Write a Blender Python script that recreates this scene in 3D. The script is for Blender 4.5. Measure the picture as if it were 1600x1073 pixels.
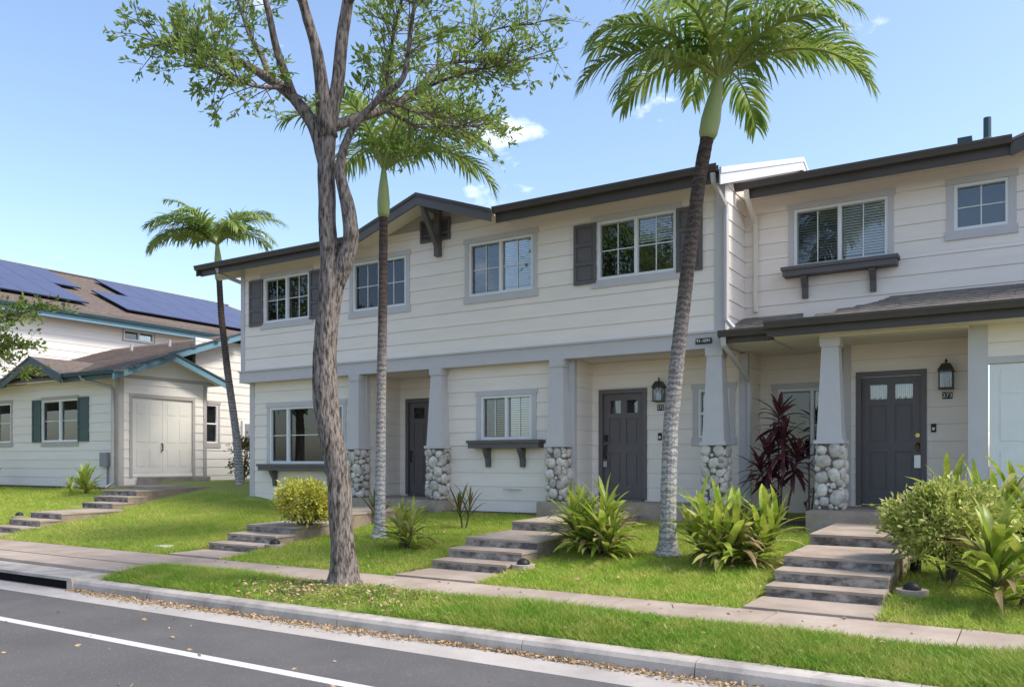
import bpy, bmesh, math, random
import numpy as np
from mathutils import Vector, Matrix, noise
rnd = random.Random(7)
for o in list(bpy.data.objects): bpy.data.objects.remove(o)
sc = bpy.context.scene
R = math.radians
# ------------------------------------------------------------------ camera
cam = bpy.data.cameras.new('camera'); co = bpy.data.objects.new('camera', cam); sc.collection.objects.link(co)
sc.camera = co
cam.sensor_width = 36; cam.lens = 36*1294.4/1600; cam.shift_y = 186.25/1600
cam.clip_start = .1; cam.clip_end = 2000
co.location = (0, 0, 1.6); co.rotation_euler = (R(90), 0, math.atan2(.5293, .8484))
# ------------------------------------------------------------------ world, sun, exposure
tosun = Vector((.60, .12, .79)).normalized()
w = bpy.data.worlds.new('World'); sc.world = w; w.use_nodes = True
nt = w.node_tree; nt.nodes.clear()
def N(t, **k):
    n = nt.nodes.new(t)
    for a, b in k.items(): setattr(n, a, b)
    return n
wo = N('ShaderNodeOutputWorld'); bg = N('ShaderNodeBackground'); sky = N('ShaderNodeTexSky')
sky.sky_type = 'NISHITA'; sky.sun_disc = False
sky.sun_elevation = math.asin(tosun.z); sky.sun_rotation = math.atan2(tosun.x, tosun.y)
sky.air_density = 1.0; sky.dust_density = 1.5; sky.ozone_density = 1.0
bg.inputs['Strength'].default_value = .101
# fair-weather clouds: noise over the direction of the sky
tc = N('ShaderNodeTexCoord'); sep = N('ShaderNodeSeparateXYZ'); nt.links.new(tc.outputs['Generated'], sep.inputs[0])
zc = N('ShaderNodeMath', operation='MAXIMUM'); nt.links.new(sep.outputs['Z'], zc.inputs[0]); zc.inputs[1].default_value = .06
dv = N('ShaderNodeVectorMath', operation='DIVIDE'); cb = N('ShaderNodeCombineXYZ')
for i in range(3): nt.links.new(zc.outputs[0], cb.inputs[i])
nt.links.new(tc.outputs['Generated'], dv.inputs[0]); nt.links.new(cb.outputs[0], dv.inputs[1])
ns = N('ShaderNodeTexNoise'); ns.inputs['Scale'].default_value = 5.5; ns.inputs['Detail'].default_value = 7; ns.inputs['Roughness'].default_value = .55
mp = N('ShaderNodeMapping'); mp.inputs['Location'].default_value = (5.3, 2.2, 0)
mp.inputs['Scale'].default_value = (1, 1, 2.0); nt.links.new(tc.outputs['Generated'], mp.inputs[0]); nt.links.new(mp.outputs[0], ns.inputs['Vector'])
cr = N('ShaderNodeValToRGB'); cr.color_ramp.elements[0].position = .635; cr.color_ramp.elements[1].position = .80
nt.links.new(ns.outputs['Fac'], cr.inputs[0])
mx = N('ShaderNodeMix', data_type='RGBA'); nt.links.new(cr.outputs[0], mx.inputs['Factor'])
nt.links.new(sky.outputs[0], mx.inputs['A']); mx.inputs['B'].default_value = (8.2, 8.3, 8.6, 1)
nt.links.new(mx.outputs['Result'], bg.inputs['Color']); nt.links.new(bg.outputs[0], wo.inputs[0])
sl = bpy.data.lights.new('sun', 'SUN'); sl.energy = 1.5; sl.angle = R(12); sl.color = (1, .94, .84)
so = bpy.data.objects.new('sun', sl); sc.collection.objects.link(so); so.location = (20, 5, 30)
so.rotation_euler = tosun.to_track_quat('Z', 'Y').to_euler()
sc.view_settings.view_transform = 'Standard'; sc.view_settings.look = 'None'
sc.view_settings.exposure = 1.55; sc.view_settings.gamma = 1
# ------------------------------------------------------------------ materials
def mat(name, col, rough=.8, var=0, vscale=3, bump=0, bscale=60, col2=None, spec=.3, metal=0, stretch=None, objrand=0, lo=.35, hi=.7, detail=6):
    """procedural paint / stone / soil: two tones mixed by noise, fine bump"""
    m = bpy.data.materials.new(name); m.use_nodes = True; t = m.node_tree; b = t.nodes['Principled BSDF']
    b.inputs['Roughness'].default_value = rough; b.inputs['Specular IOR Level'].default_value = spec; b.inputs['Metallic'].default_value = metal
    c1 = (*col, 1); b.inputs['Base Color'].default_value = c1
    g = t.nodes.new('ShaderNodeNewGeometry'); src = g.outputs['Position']
    if stretch:
        mm = t.nodes.new('ShaderNodeMapping'); mm.inputs['Scale'].default_value = stretch; t.links.new(src, mm.inputs[0]); src = mm.outputs[0]
    out = None
    if var or col2:
        if col2 is None: col2 = tuple(max(0, c*(1-var)) for c in col)
        n = t.nodes.new('ShaderNodeTexNoise'); n.inputs['Scale'].default_value = vscale; n.inputs['Detail'].default_value = detail; n.inputs['Roughness'].default_value = .62
        t.links.new(src, n.inputs['Vector'])
        r = t.nodes.new('ShaderNodeValToRGB'); r.color_ramp.elements[0].position = lo; r.color_ramp.elements[1].position = hi
        r.color_ramp.elements[0].color = c1; r.color_ramp.elements[1].color = (*col2, 1)
        t.links.new(n.outputs['Fac'], r.inputs[0]); out = r.outputs[0]
    if objrand:
        oi = t.nodes.new('ShaderNodeObjectInfo'); hs = t.nodes.new('ShaderNodeHueSaturation')
        mr = t.nodes.new('ShaderNodeMapRange'); mr.inputs['To Min'].default_value = 1-objrand; mr.inputs['To Max'].default_value = 1+objrand
        t.links.new(oi.outputs['Random'], mr.inputs['Value']); t.links.new(mr.outputs[0], hs.inputs['Value'])
        if out: t.links.new(out, hs.inputs['Color'])
        else: hs.inputs['Color'].default_value = c1
        out = hs.outputs[0]
    if out: t.links.new(out, b.inputs['Base Color'])
    if bump:
        n2 = t.nodes.new('ShaderNodeTexNoise'); n2.inputs['Scale'].default_value = bscale; n2.inputs['Detail'].default_value = 4
        t.links.new(src, n2.inputs['Vector'])
        bp = t.nodes.new('ShaderNodeBump'); bp.inputs['Strength'].default_value = bump; bp.inputs['Distance'].default_value = .02
        t.links.new(n2.outputs['Fac'], bp.inputs['Height']); t.links.new(bp.outputs[0], b.inputs['Normal'])
    return m
def leafmat(name, col, col2, rough=.5, trans=.35, objrand=.2, vscale=9, lo=.4, hi=.62):
    m = mat(name, col, rough, col2=col2, vscale=vscale, objrand=objrand, lo=lo, hi=hi, spec=.4)
    t = m.node_tree; b = t.nodes['Principled BSDF']; o = t.nodes['Material Output']
    tr = t.nodes.new('ShaderNodeBsdfTranslucent'); ms = t.nodes.new('ShaderNodeMixShader'); ms.inputs[0].default_value = trans
    l = b.inputs['Base Color'].links
    if l: t.links.new(l[0].from_socket, tr.inputs[0])
    t.links.new(b.outputs[0], ms.inputs[1]); t.links.new(tr.outputs[0], ms.inputs[2]); t.links.new(ms.outputs[0], o.inputs[0])
    return m
def glassmat(name, tint=(.8, .84, .85), ior=1.9):
    m = bpy.data.materials.new(name); m.use_nodes = True; t = m.node_tree; t.nodes.clear()
    o = t.nodes.new('ShaderNodeOutputMaterial'); a = t.nodes.new('ShaderNodeBsdfTransparent'); a.inputs[0].default_value = (*tint, 1)
    g = t.nodes.new('ShaderNodeBsdfGlossy'); g.inputs['Roughness'].default_value = .0; g.inputs[0].default_value = (.95, .97, 1, 1)
    fr = t.nodes.new('ShaderNodeFresnel'); fr.inputs[0].default_value = ior; ms = t.nodes.new('ShaderNodeMixShader')
    t.links.new(fr.outputs[0], ms.inputs[0]); t.links.new(a.outputs[0], ms.inputs[1]); t.links.new(g.outputs[0], ms.inputs[2]); t.links.new(ms.outputs[0], o.inputs[0])
    return m
M = {}
M['siding'] = mat('siding_paint', (.87, .785, .71), .65, var=.06, vscale=1.3, bump=.06, bscale=90, stretch=(1, 1, 6), objrand=.02)
M['wallcore'] = mat('wall_sheathing', (.42, .40, .385), .8)
M['soffit'] = mat('soffit_paint', (.74, .67, .58), .75, var=.06, vscale=2)
M['trim'] = mat('blue_grey_trim', (.56, .535, .54), .6, var=.06, vscale=4, bump=.04)
M['char'] = mat('charcoal_paint', (.13, .118, .118), .55, var=.12, vscale=5)
M['gutter'] = mat('dark_brown_gutter', (.085, .073, .067), .45, var=.15, vscale=3)
M['door'] = mat('door_charcoal', (.145, .13, .132), .45, var=.06, vscale=4)
M['white'] = mat('white_vinyl', (.78, .78, .77), .4, var=.05, vscale=6)
M['barge'] = mat('pale_barge_paint', (.62, .62, .68), .6, var=.08, vscale=3)
M['blind'] = mat('white_blinds', (.88, .88, .86), .5)
M['curtain'] = mat('grey_curtain', (.30, .32, .36), .9, var=.3, vscale=14, stretch=(1, 1, .05))
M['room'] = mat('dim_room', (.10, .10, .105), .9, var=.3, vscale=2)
M['screen'] = mat('insect_screen_frame', (.25, .25, .26), .6)
M['glass'] = glassmat('window_glass', (.95, .96, .96), 1.7)
M['glassdark'] = glassmat('screened_glass', (.68, .69, .70), 1.6)
M['shingle'] = mat('brown_shingle', (.19, .145, .118), .9, col2=(.10, .078, .066), vscale=7, bump=.5, bscale=40, stretch=(1, 1, 3), objrand=.16)
M['shingle_grey'] = mat('grey_brown_shingle', (.24, .21, .185), .9, col2=(.135, .118, .105), vscale=7, bump=.5, bscale=40, objrand=.16)
M['stone'] = mat('river_stone', (.66, .61, .55), .75, col2=(.38, .345, .315), vscale=11, bump=.25, bscale=30, objrand=.22)
M['mortar'] = mat('mortar', (.20, .18, .16), .95, var=.3, vscale=14, bump=.3)
M['conc'] = mat('walk_concrete', (.44, .36, .30), .9, col2=(.30, .235, .19), vscale=1.6, bump=.15, bscale=120, objrand=.06)
M['step'] = mat('step_concrete', (.43, .36, .30), .9, col2=(.27, .205, .16), vscale=2.2, bump=.15, bscale=90)
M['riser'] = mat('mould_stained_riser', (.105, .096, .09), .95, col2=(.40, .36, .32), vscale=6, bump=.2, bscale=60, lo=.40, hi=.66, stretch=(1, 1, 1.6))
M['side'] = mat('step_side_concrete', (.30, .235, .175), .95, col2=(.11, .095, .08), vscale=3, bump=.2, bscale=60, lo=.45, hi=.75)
M['curb'] = mat('curb_concrete', (.48, .43, .385), .9, col2=(.2, .18, .165), vscale=2.6, bump=.2, bscale=80, lo=.42, hi=.8, objrand=.06)
M['pan'] = mat('gutter_pan_concrete', (.46, .42, .39), .9, col2=(.33, .30, .28), vscale=1.5, bump=.15, bscale=120)
M['black'] = mat('black_plastic', (.018, .018, .02), .5)
M['void'] = mat('drain_void', (.01, .01, .01), .9)
M['brass'] = mat('brass', (.55, .38, .12), .3, metal=1)
M['steel'] = mat('brushed_steel', (.5, .52, .54), .35, metal=1)
M['bronze'] = mat('lantern_bronze', (.06, .052, .045), .45)
M['lampglass'] = glassmat('lantern_glass', (.85, .88, .9), 1.7)
M['digit'] = mat('white_digit', (.85, .85, .83), .5)
M['soil'] = mat('planting_soil', (.11, .08, .06), .95, var=.5, vscale=25, bump=.6, bscale=40)
M['thatch'] = mat('lawn_thatch', (.26, .32, .05), .95, col2=(.30, .27, .09), vscale=3.5, bump=.5, bscale=120)
M['line'] = mat('road_paint', (.6, .6, .585), .7, var=.4, vscale=22, bump=.2, bscale=200, lo=.55, hi=.8)
# left house
M['lsiding'] = mat('warm_siding_paint', (.76, .715, .665), .65, var=.06, vscale=1.3, bump=.06, stretch=(1, 1, 6), objrand=.02)
M['ltrim'] = mat('taupe_trim', (.42, .385, .36), .6, var=.06)
M['teal'] = mat('dark_teal_gutter', (.045, .085, .10), .5, var=.12)
M['ltblue'] = mat('light_blue_rake', (.16, .29, .36), .55, var=.08)
M['lshut'] = mat('slate_green_shutter', (.06, .10, .10), .55, var=.1)
M['cream'] = mat('cream_door_paint', (.70, .67, .61), .5, var=.04)
M['solar'] = mat('solar_cell', (.075, .08, .15), .35, spec=.5, var=.15, vscale=2)
M['solarframe'] = mat('solar_frame', (.03, .035, .06), .7, spec=.1)
# asphalt with pale aggregate
M['asphalt'] = mat('asphalt', (.135, .127, .125), .88, col2=(.105, .099, .098), vscale=1.1, bump=.5, bscale=260)
def speckle(m):
    t = m.node_tree; b = t.nodes['Principled BSDF']; src = b.inputs['Base Color'].links[0].from_socket
    g = t.nodes.new('ShaderNodeNewGeometry'); v = t.nodes.new('ShaderNodeTexVoronoi'); v.inputs['Scale'].default_value = 34
    t.links.new(g.outputs['Position'], v.inputs['Vector'])
    r = t.nodes.new('ShaderNodeValToRGB'); r.color_ramp.elements[0].position = 0; r.color_ramp.elements[1].position = .22
    r.color_ramp.elements[0].color = (1, 1, 1, 1); r.color_ramp.elements[1].color = (0, 0, 0, 1)
    t.links.new(v.outputs['Distance'], r.inputs[0])
    mi = t.nodes.new('ShaderNodeMix'); mi.data_type = 'RGBA'; t.links.new(r.outputs[0], mi.inputs['Factor'])
    t.links.new(src, mi.inputs['A']); mi.inputs['B'].default_value = (.34, .33, .32, 1); t.links.new(mi.outputs['Result'], b.inputs['Base Color'])
speckle(M['asphalt'])
# bark and palms
M['bark'] = mat('grey_bark', (.25, .21, .185), .95, col2=(.045, .036, .03), vscale=36, bump=1.0, bscale=42, stretch=(1, 1, .24), lo=.42, hi=.62)
M['twig'] = mat('brown_twig', (.13, .095, .07), .9, var=.3, vscale=8)
M['leaf'] = leafmat('tree_leaf', (.15, .24, .04), (.30, .38, .08), trans=.4, vscale=2.2)
M['frond'] = leafmat('palm_leaflet', (.16, .26, .05), (.34, .41, .11), .42, .42, .12, vscale=3)
M['rachis'] = mat('palm_rachis', (.26, .31, .09), .5, var=.2)
M['shaft'] = mat('palm_crownshaft', (.26, .34, .11), .45, col2=(.36, .36, .20), vscale=3, stretch=(1, 1, .3))
M['ti'] = leafmat('ti_leaf', (.22, .33, .035), (.46, .48, .09), .4, .4, .3, vscale=6)
M['tipale'] = leafmat('pale_ti_leaf', (.60, .55, .24), (.42, .46, .10), .45, .4, .15, vscale=6)
M['tidry'] = leafmat('dry_ti_leaf', (.34, .25, .12), (.22, .15, .07), .6, .2, .2)
M['redti'] = leafmat('purple_ti_leaf', (.075, .024, .034), (.17, .05, .052), .4, .2, .25, vscale=5)
M['spike'] = leafmat('bronze_green_leaf', (.09, .13, .035), (.14, .10, .045), .45, .3, .2, vscale=5)
M['varieg'] = leafmat('variegated_leaf', (.34, .40, .05), (.80, .70, .16), .5, .35, 0, vscale=16, lo=.42, hi=.58)
M['hedge'] = leafmat('green_shrub_leaf', (.30, .38, .06), (.74, .70, .26), .5, .3, 0, vscale=14, lo=.44, hi=.6)
M['brownleaf'] = leafmat('bronze_shrub_leaf', (.16, .10, .04), (.20, .20, .05), .5, .3, 0, vscale=10)
M['litter'] = mat('dry_leaf', (.56, .42, .25), .85, col2=(.26, .16, .08), vscale=23, lo=.3, hi=.7)
M['grass'] = leafmat('grass_blade', (.28, .43, .04), (.56, .54, .14), .55, .35, 0, vscale=2.3, lo=.34, hi=.76)
M['vgrass'] = leafmat('verge_grass_blade', (.19, .34, .03), (.42, .44, .10), .55, .35, 0, vscale=2.9, lo=.36, hi=.72)
def palmbark():
    m = mat('palm_trunk', (.36, .33, .30), .9, bump=.35, bscale=18, stretch=(1, 1, 5))
    t = m.node_tree; b = t.nodes['Principled BSDF']
    tc = t.nodes.new('ShaderNodeTexCoord'); sp = t.nodes.new('ShaderNodeSeparateXYZ'); t.links.new(tc.outputs['Object'], sp.inputs[0])
    ns = t.nodes.new('ShaderNodeTexNoise'); ns.inputs['Scale'].default_value = 9; t.links.new(tc.outputs['Object'], ns.inputs['Vector'])
    ad = t.nodes.new('ShaderNodeMath'); ad.operation = 'MULTIPLY_ADD'; t.links.new(ns.outputs['Fac'], ad.inputs[0]); ad.inputs[1].default_value = .9; t.links.new(sp.outputs['Z'], ad.inputs[2])
    r = t.nodes.new('ShaderNodeValToRGB'); mr = t.nodes.new('ShaderNodeMapRange'); mr.inputs['From Max'].default_value = 5.6
    t.links.new(ad.outputs[0], mr.inputs['Value']); t.links.new(mr.outputs[0], r.inputs[0])
    e = r.color_ramp.elements; e[0].position = .12; e[0].color = (.46, .45, .45, 1); e[1].position = 1; e[1].color = (.085, .06, .05, 1)
    x = e.new(.5); x.color = (.33, .30, .285, 1); x = e.new(.72); x.color = (.13, .10, .088, 1)
    wv = t.nodes.new('ShaderNodeTexWave'); wv.bands_direction = 'Z'; wv.inputs['Scale'].default_value = 4.1; wv.inputs['Distortion'].default_value = 7; wv.inputs['Detail'].default_value = 3; wv.inputs['Detail Scale'].default_value = 4
    t.links.new(tc.outputs['Object'], wv.inputs['Vector'])
    mi = t.nodes.new('ShaderNodeMix'); mi.data_type = 'RGBA'; mi.blend_type = 'MULTIPLY'; mi.inputs['Factor'].default_value = .55
    t.links.new(r.outputs[0], mi.inputs['A']); t.links.new(wv.outputs['Color'], mi.inputs['B']); t.links.new(mi.outputs['Result'], b.inputs['Base Color'])
    return m
M['palm'] = palmbark()
# ------------------------------------------------------------------ builders
WL = {}                                           # world location of every object (translations only)
def link(o, parent, wl):
    sc.collection.objects.link(o)
    if parent is not None:
        o.parent = parent; o.location = Vector(wl)-WL[parent]
    else: o.location = wl
    WL[o] = Vector(wl); return o
def thing(name, loc, label=None, cat=None, group=None, kind=None):
    o = bpy.data.objects.new(name, None); o.empty_display_size = .2; link(o, None, loc); tag(o, label, cat, group, kind); return o
def tag(o, label=None, cat=None, group=None, kind=None):
    for k, v in (('label', label), ('category', cat), ('group', group), ('kind', kind)):
        if v: o[k] = v
    return o
class Fr:
    """wall frame: a runs along the wall (left to right seen from outside), b outwards, z up"""
    def __init__(s, o, u, n): s.o = Vector((o[0], o[1], 0)); s.u = Vector((*u, 0)); s.n = Vector((*n, 0))
    def p(s, a, b, z): return s.o+s.u*a+s.n*b+Vector((0, 0, z))
def S(Y): return Fr((0, Y), (1, 0), (0, -1))        # faces the street
def E_(X): return Fr((X, 0), (0, 1), (1, 0))        # faces right
def W_(X): return Fr((X, 0), (0, -1), (-1, 0))      # faces left (a = -Y)
class MB:
    def __init__(s): s.v = []; s.f = []
    def add(s, vs, fs):
        k = len(s.v); s.v += [tuple(v) for v in vs]; s.f += [tuple(i+k for i in f) for f in fs]; return s
    def hexa(s, p):                                   # p: bottom 4 (ccw from above) then top 4
        return s.add(p, [(3, 2, 1, 0), (4, 5, 6, 7), (0, 1, 5, 4), (1, 2, 6, 5), (2, 3, 7, 6), (3, 0, 4, 7)])
    def box(s, F, a0, a1, b0, b1, z0, z1, lean=0):    # lean: bottom edge of the front pushed out (lap siding)
        q = F.p
        return s.hexa([q(a0, b1+lean, z0), q(a1, b1+lean, z0), q(a1, b0, z0), q(a0, b0, z0), q(a0, b1, z1), q(a1, b1, z1), q(a1, b0, z1), q(a0, b0, z1)])
    def wbox(s, x0, x1, y0, y1, z0, z1): return s.box(S(0), x0, x1, -y1, -y0, z0, z1)
    def prism(s, F, pts, b0, b1):                     # polygon (a,z) ccw seen from outside, extruded b0..b1
        n = len(pts); vs = [F.p(a, b1, z) for a, z in pts]+[F.p(a, b0, z) for a, z in pts]
        return s.add(vs, [tuple(range(n)), tuple(range(2*n-1, n-1, -1))]+[(i, i+n, (i+1) % n+n, (i+1) % n) for i in range(n)])
    def slab(s, p, t):                                # sloped sheet of 3/4 corner points (ccw from above), thickness t down
        n = len(p); p = [Vector(q) for q in p]; d = Vector((0, 0, t))
        vs = p+[q-d for q in p]
        return s.add(vs, [tuple(range(n)), tuple(range(2*n-1, n-1, -1))]+[(i, i+n, (i+1) % n+n, (i+1) % n) for i in range(n)])
    def tube(s, pts, rad, n=8, cap=True):
        pts = [Vector(p) for p in pts]; k0 = len(s.v); m = len(pts)
        if not hasattr(rad, '__len__'): rad = [rad]*m
        up = Vector((0, 0, 1)); prev = None
        for i, p in enumerate(pts):
            d = (pts[min(i+1, m-1)]-pts[max(i-1, 0)]).normalized()
            a = prev if prev is not None else (up if abs(d.z) < .9 else Vector((1, 0, 0)))
            x = (a-d*a.dot(d)).normalized(); prev = x; y = d.cross(x)
            for j in range(n):
                t = 2*math.pi*j/n; s.v.append(tuple(p+(x*math.cos(t)+y*math.sin(t))*rad[i]))
        for i in range(m-1):
            for j in range(n):
                a = k0+i*n+j; b = k0+i*n+(j+1) % n; s.f.append((a, b, b+n, a+n))
        if cap: s.f.append(tuple(k0+j for j in range(n-1, -1, -1))); s.f.append(tuple(k0+(m-1)*n+j for j in range(n)))
        return s
    def build(s, name, m, parent=None, smooth=False, base=True):
        c = np.array(s.v, dtype=float); lo = c.min(0); hi = c.max(0); o = np.array([(lo[0]+hi[0])/2, (lo[1]+hi[1])/2, lo[2]])
        me = bpy.data.meshes.new(name); me.from_pydata([tuple(q) for q in c-o], [], s.f); me.materials.append(M[m] if isinstance(m, str) else m)
        if smooth: me.polygons.foreach_set('use_smooth', [True]*len(me.polygons))
        return link(bpy.data.objects.new(name, me), parent, o)
def inst(name, me, parent, wl, rot=(0, 0, 0), scale=(1, 1, 1)):
    o = bpy.data.objects.new(name, me); link(o, parent, wl); o.rotation_euler = rot; o.scale = scale; return o
def text(name, s, F, a, b, z, size, m, parent):
    c = bpy.data.curves.new(name, 'FONT'); c.body = s; c.size = size; c.align_x = 'CENTER'; c.align_y = 'CENTER'; c.extrude = .002
    t = bpy.data.objects.new(name, c); sc.collection.objects.link(t)
    me = bpy.data.meshes.new_from_object(t.evaluated_get(bpy.context.evaluated_depsgraph_get())); bpy.data.objects.remove(t)
    me.materials.clear(); me.materials.append(M[m]); me.name = name
    o = link(bpy.data.objects.new(name, me), parent, F.p(a, b, z))
    o.rotation_euler = Matrix((F.u, Vector((0, 0, 1)), F.n)).transposed().to_euler(); return o
def rects(a0, a1, z0, z1, holes):
    """rectangle minus openings -> list of rectangles"""
    zs = sorted({z0, z1}|{min(max(h[k], z0), z1) for h in holes for k in (2, 3)}); out = []
    for q0, q1 in zip(zs, zs[1:]):
        if q1-q0 < 1e-4: continue
        cur = a0
        for h in sorted(h for h in holes if h[2] < q1-1e-4 and h[3] > q0+1e-4):
            if h[0] > cur+1e-3: out.append((cur, h[0], q0, q1))
            cur = max(cur, h[1])
        if a1 > cur+1e-3: out.append((cur, a1, q0, q1))
    return out
def wall(root, F, a0, a1, z0, z1, holes=(), zref=.884, ex=.2635, m='siding', clip=None, thick=.12, boards=True):
    """lap-sided wall: sheathing with openings plus one board object per course and bay"""
    b = MB()
    for r in rects(a0, a1, z0, z1, holes): b.box(F, r[0], r[1], -thick, 0, r[2], r[3])
    if clip:                                             # gable triangle above z1: (apex a, apex z, slope)
        ax, az, sl = clip; hw = (az-z1)/sl; b.prism(F, [(ax-hw, z1), (ax+hw, z1), (ax, az)], -thick, 0)
    wo_ = b.build('siding_wall', 'wallcore', root)
    if not boards: return wo_
    k = math.floor((z0-zref)/ex)
    while True:
        q0 = max(z0, zref+k*ex); q1 = zref+(k+1)*ex; k += 1
        top = clip[1] if clip else z1
        if q0 >= top-.02: break
        if q0 >= z1-.01 and clip:
            if q1 > clip[1]-.05: break
            h0 = (clip[1]-q0)/clip[2]; h1 = (clip[1]-q1)/clip[2]
            MB().prism(F, [(clip[0]-h0, q0), (clip[0]+h0, q0), (clip[0]+h1, q1), (clip[0]-h1, q1)], .001, .009).build('siding_board', m, wo_); continue
        q1 = min(q1, z1)
        if q1-q0 < .02: continue
        # split the course only at openings; each bay is one board
        segs = rects(a0, a1, q0, q1, holes)
        for r in segs: MB().box(F, r[0], r[1], .001, .005, r[2], r[3]-.004 if r[3] >= q1-1e-4 else r[3], lean=.013 if r[2] <= q0+1e-4 else .004).build('siding_board', m, wo_)
    return wo_
def ring(mb, F, a0, a1, z0, z1, w, b0, b1):
    mb.box(F, a0, a1, b0, b1, z0, z0+w); mb.box(F, a0, a1, b0, b1, z1-w, z1)
    mb.box(F, a0, a0+w, b0, b1, z0+w, z1-w); mb.box(F, a1-w, a1, b0, b1, z0+w, z1-w)
def window(root, F, a0, a1, z0, z1, kind='slider', split=None, blind=None, grid=(2, 2), screen='L', trim=None, tm='trim', hv=.10, sv=.14, sides=True, side_w=.10):
    """white vinyl window in its opening: frame > panes, grid bars, blind, room behind; flat trim boards round it"""
    d = -.05
    f = MB(); ring(f, F, a0, a1, z0, z1, .045, -.10, .015)
    if kind == 'slider':
        s = split if split else (a0+a1)/2; f.box(F, s-.028, s+.028, -.09, .012, z0+.045, z1-.045); bays = [(a0+.045, s-.028), (s+.028, a1-.045)]
    elif kind == 'hung': bays = [(a0+.045, a1-.045)]; f.box(F, a0+.045, a1-.045, -.09, .01, (z0+z1)/2-.022, (z0+z1)/2+.022)
    else: bays = [(a0+.045, a1-.045)]
    fo = f.build('window', 'white', root)
    for i, (p, q) in enumerate(bays):
        sc_ = (screen == 'L' and i == 0 and kind == 'slider')
        MB().box(F, p, q, d-.006, d, z0+.045, z1-.045).build('pane', 'glassdark' if sc_ else 'glass', fo)
        if sc_:
            g = MB(); ring(g, F, p, q, z0+.045, z1-.045, .022, d+.004, d+.016); g.build('screen_frame', 'screen', fo)
        g = MB(); n1, n2 = grid
        for k in range(1, n1): x = p+(q-p)*k/n1; g.box(F, x-.008, x+.008, d+.002, d+.012, z0+.045, z1-.045)
        for k in range(1, n2): z = z0+(z1-z0)*k/n2; g.box(F, p, q, d+.0015, d+.0115, z-.008, z+.008)
        if g.v: g.build('grid_bar', 'white', fo)
        if blind and blind[i if i < len(blind) else 0]:
            frac = blind[i if i < len(blind) else 0]; g = MB(); z = z1-.06
            while z > z1-(z1-z0)*frac+.05:
                P_ = F.p; g.add([P_(p+.01, d-.022, z), P_(q-.01, d-.022, z), P_(q-.01, d-.040, z+.036), P_(p+.01, d-.040, z+.036)], [(0, 1, 2, 3)]); z -= .044
            g.box(F, p+.01, q-.01, d-.085, d-.05, max(z, z0+.05), max(z, z0+.05)+.02)
            g.build('blind', 'blind', fo)
    r = MB(); q = F.p; e = -.75                        # the room behind, five sides
    vs = [q(a0, -.11, z0), q(a1, -.11, z0), q(a1, -.11, z1), q(a0, -.11, z1), q(a0-.3, e, z0-.3), q(a1+.3, e, z0-.3), q(a1+.3, e, z1+.2), q(a0-.3, e, z1+.2)]
    r.add(vs, [(0, 4, 5, 1), (1, 5, 6, 2), (2, 6, 7, 3), (3, 7, 4, 0), (4, 7, 6, 5)]).build('room', 'room', fo)
    t0, t1 = (a0-side_w, a1+side_w)
    if sides:
        MB().box(F, t0+.012, a0-.002, -.02, .028, z0-.002, z1+.002).build('side_trim', tm, fo); MB().box(F, a1+.002, t1-.012, -.02, .028, z0-.002, z1+.002).build('side_trim', tm, fo)
    if hv: MB().box(F, t0-.012, t1+.012, -.02, .034, z1+.003, z1+hv).build('head_trim', tm, fo)
    if sv: MB().box(F, t0-.012, t1+.012, -.02, .034, z0-sv, z0-.003).build('sill_trim', tm, fo)
    return fo
def shutter(root, F, a0, a1, z0, z1, m, rows=(.0, .33, .66, 1.)):
    s = MB(); s.box(F, a0, a1, .012, .03, z0, z1); w = .06
    s.box(F, a0, a0+w, .0301, .048, z0, z1); s.box(F, a1-w, a1, .0301, .048, z0, z1)
    for t in rows: z = z0+w/2+(z1-z0-w)*t; s.box(F, a0+w, a1-w, .0301, .0475, z-w/2, z+w/2)
    o = s.build('shutter', m, root)
    for t, t2 in zip(rows, rows[1:]):
        p0 = z0+w/2+(z1-z0-w)*t+w/2; p1 = z0+w/2+(z1-z0-w)*t2-w/2
        MB().box(F, a0+w+.02, a1-w-.02, .0302, .036, p0+.02, p1-.02).build('panel', m, o)
def shelf(root, F, a0, a1, ztop, m='char', brackets=()):
    s = MB(); s.box(F, a0, a1, .0, .27, ztop-.055, ztop); s.box(F, a0+.025, a1-.025, .0, .245, ztop-.15, ztop-.0551)
    o = s.build('window_shelf', m, root)
    for b in brackets:
        q = MB(); Fs = Fr(F.p(b, 0, 0)[:2], (F.n.x, F.n.y), (F.u.x, F.u.y))
        z = ztop-.151; q.prism(Fs, [(.0, z-.36), (.075, z-.36), (.095, z-.2), (.19, z-.05), (.19, z), (.0, z)][::-1] if False else [(.0, z), (.0, z-.36), (.075, z-.36), (.095, z-.2), (.19, z-.05), (.19, z)], -.045, .045)
        q.build('bracket', m, o)
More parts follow.
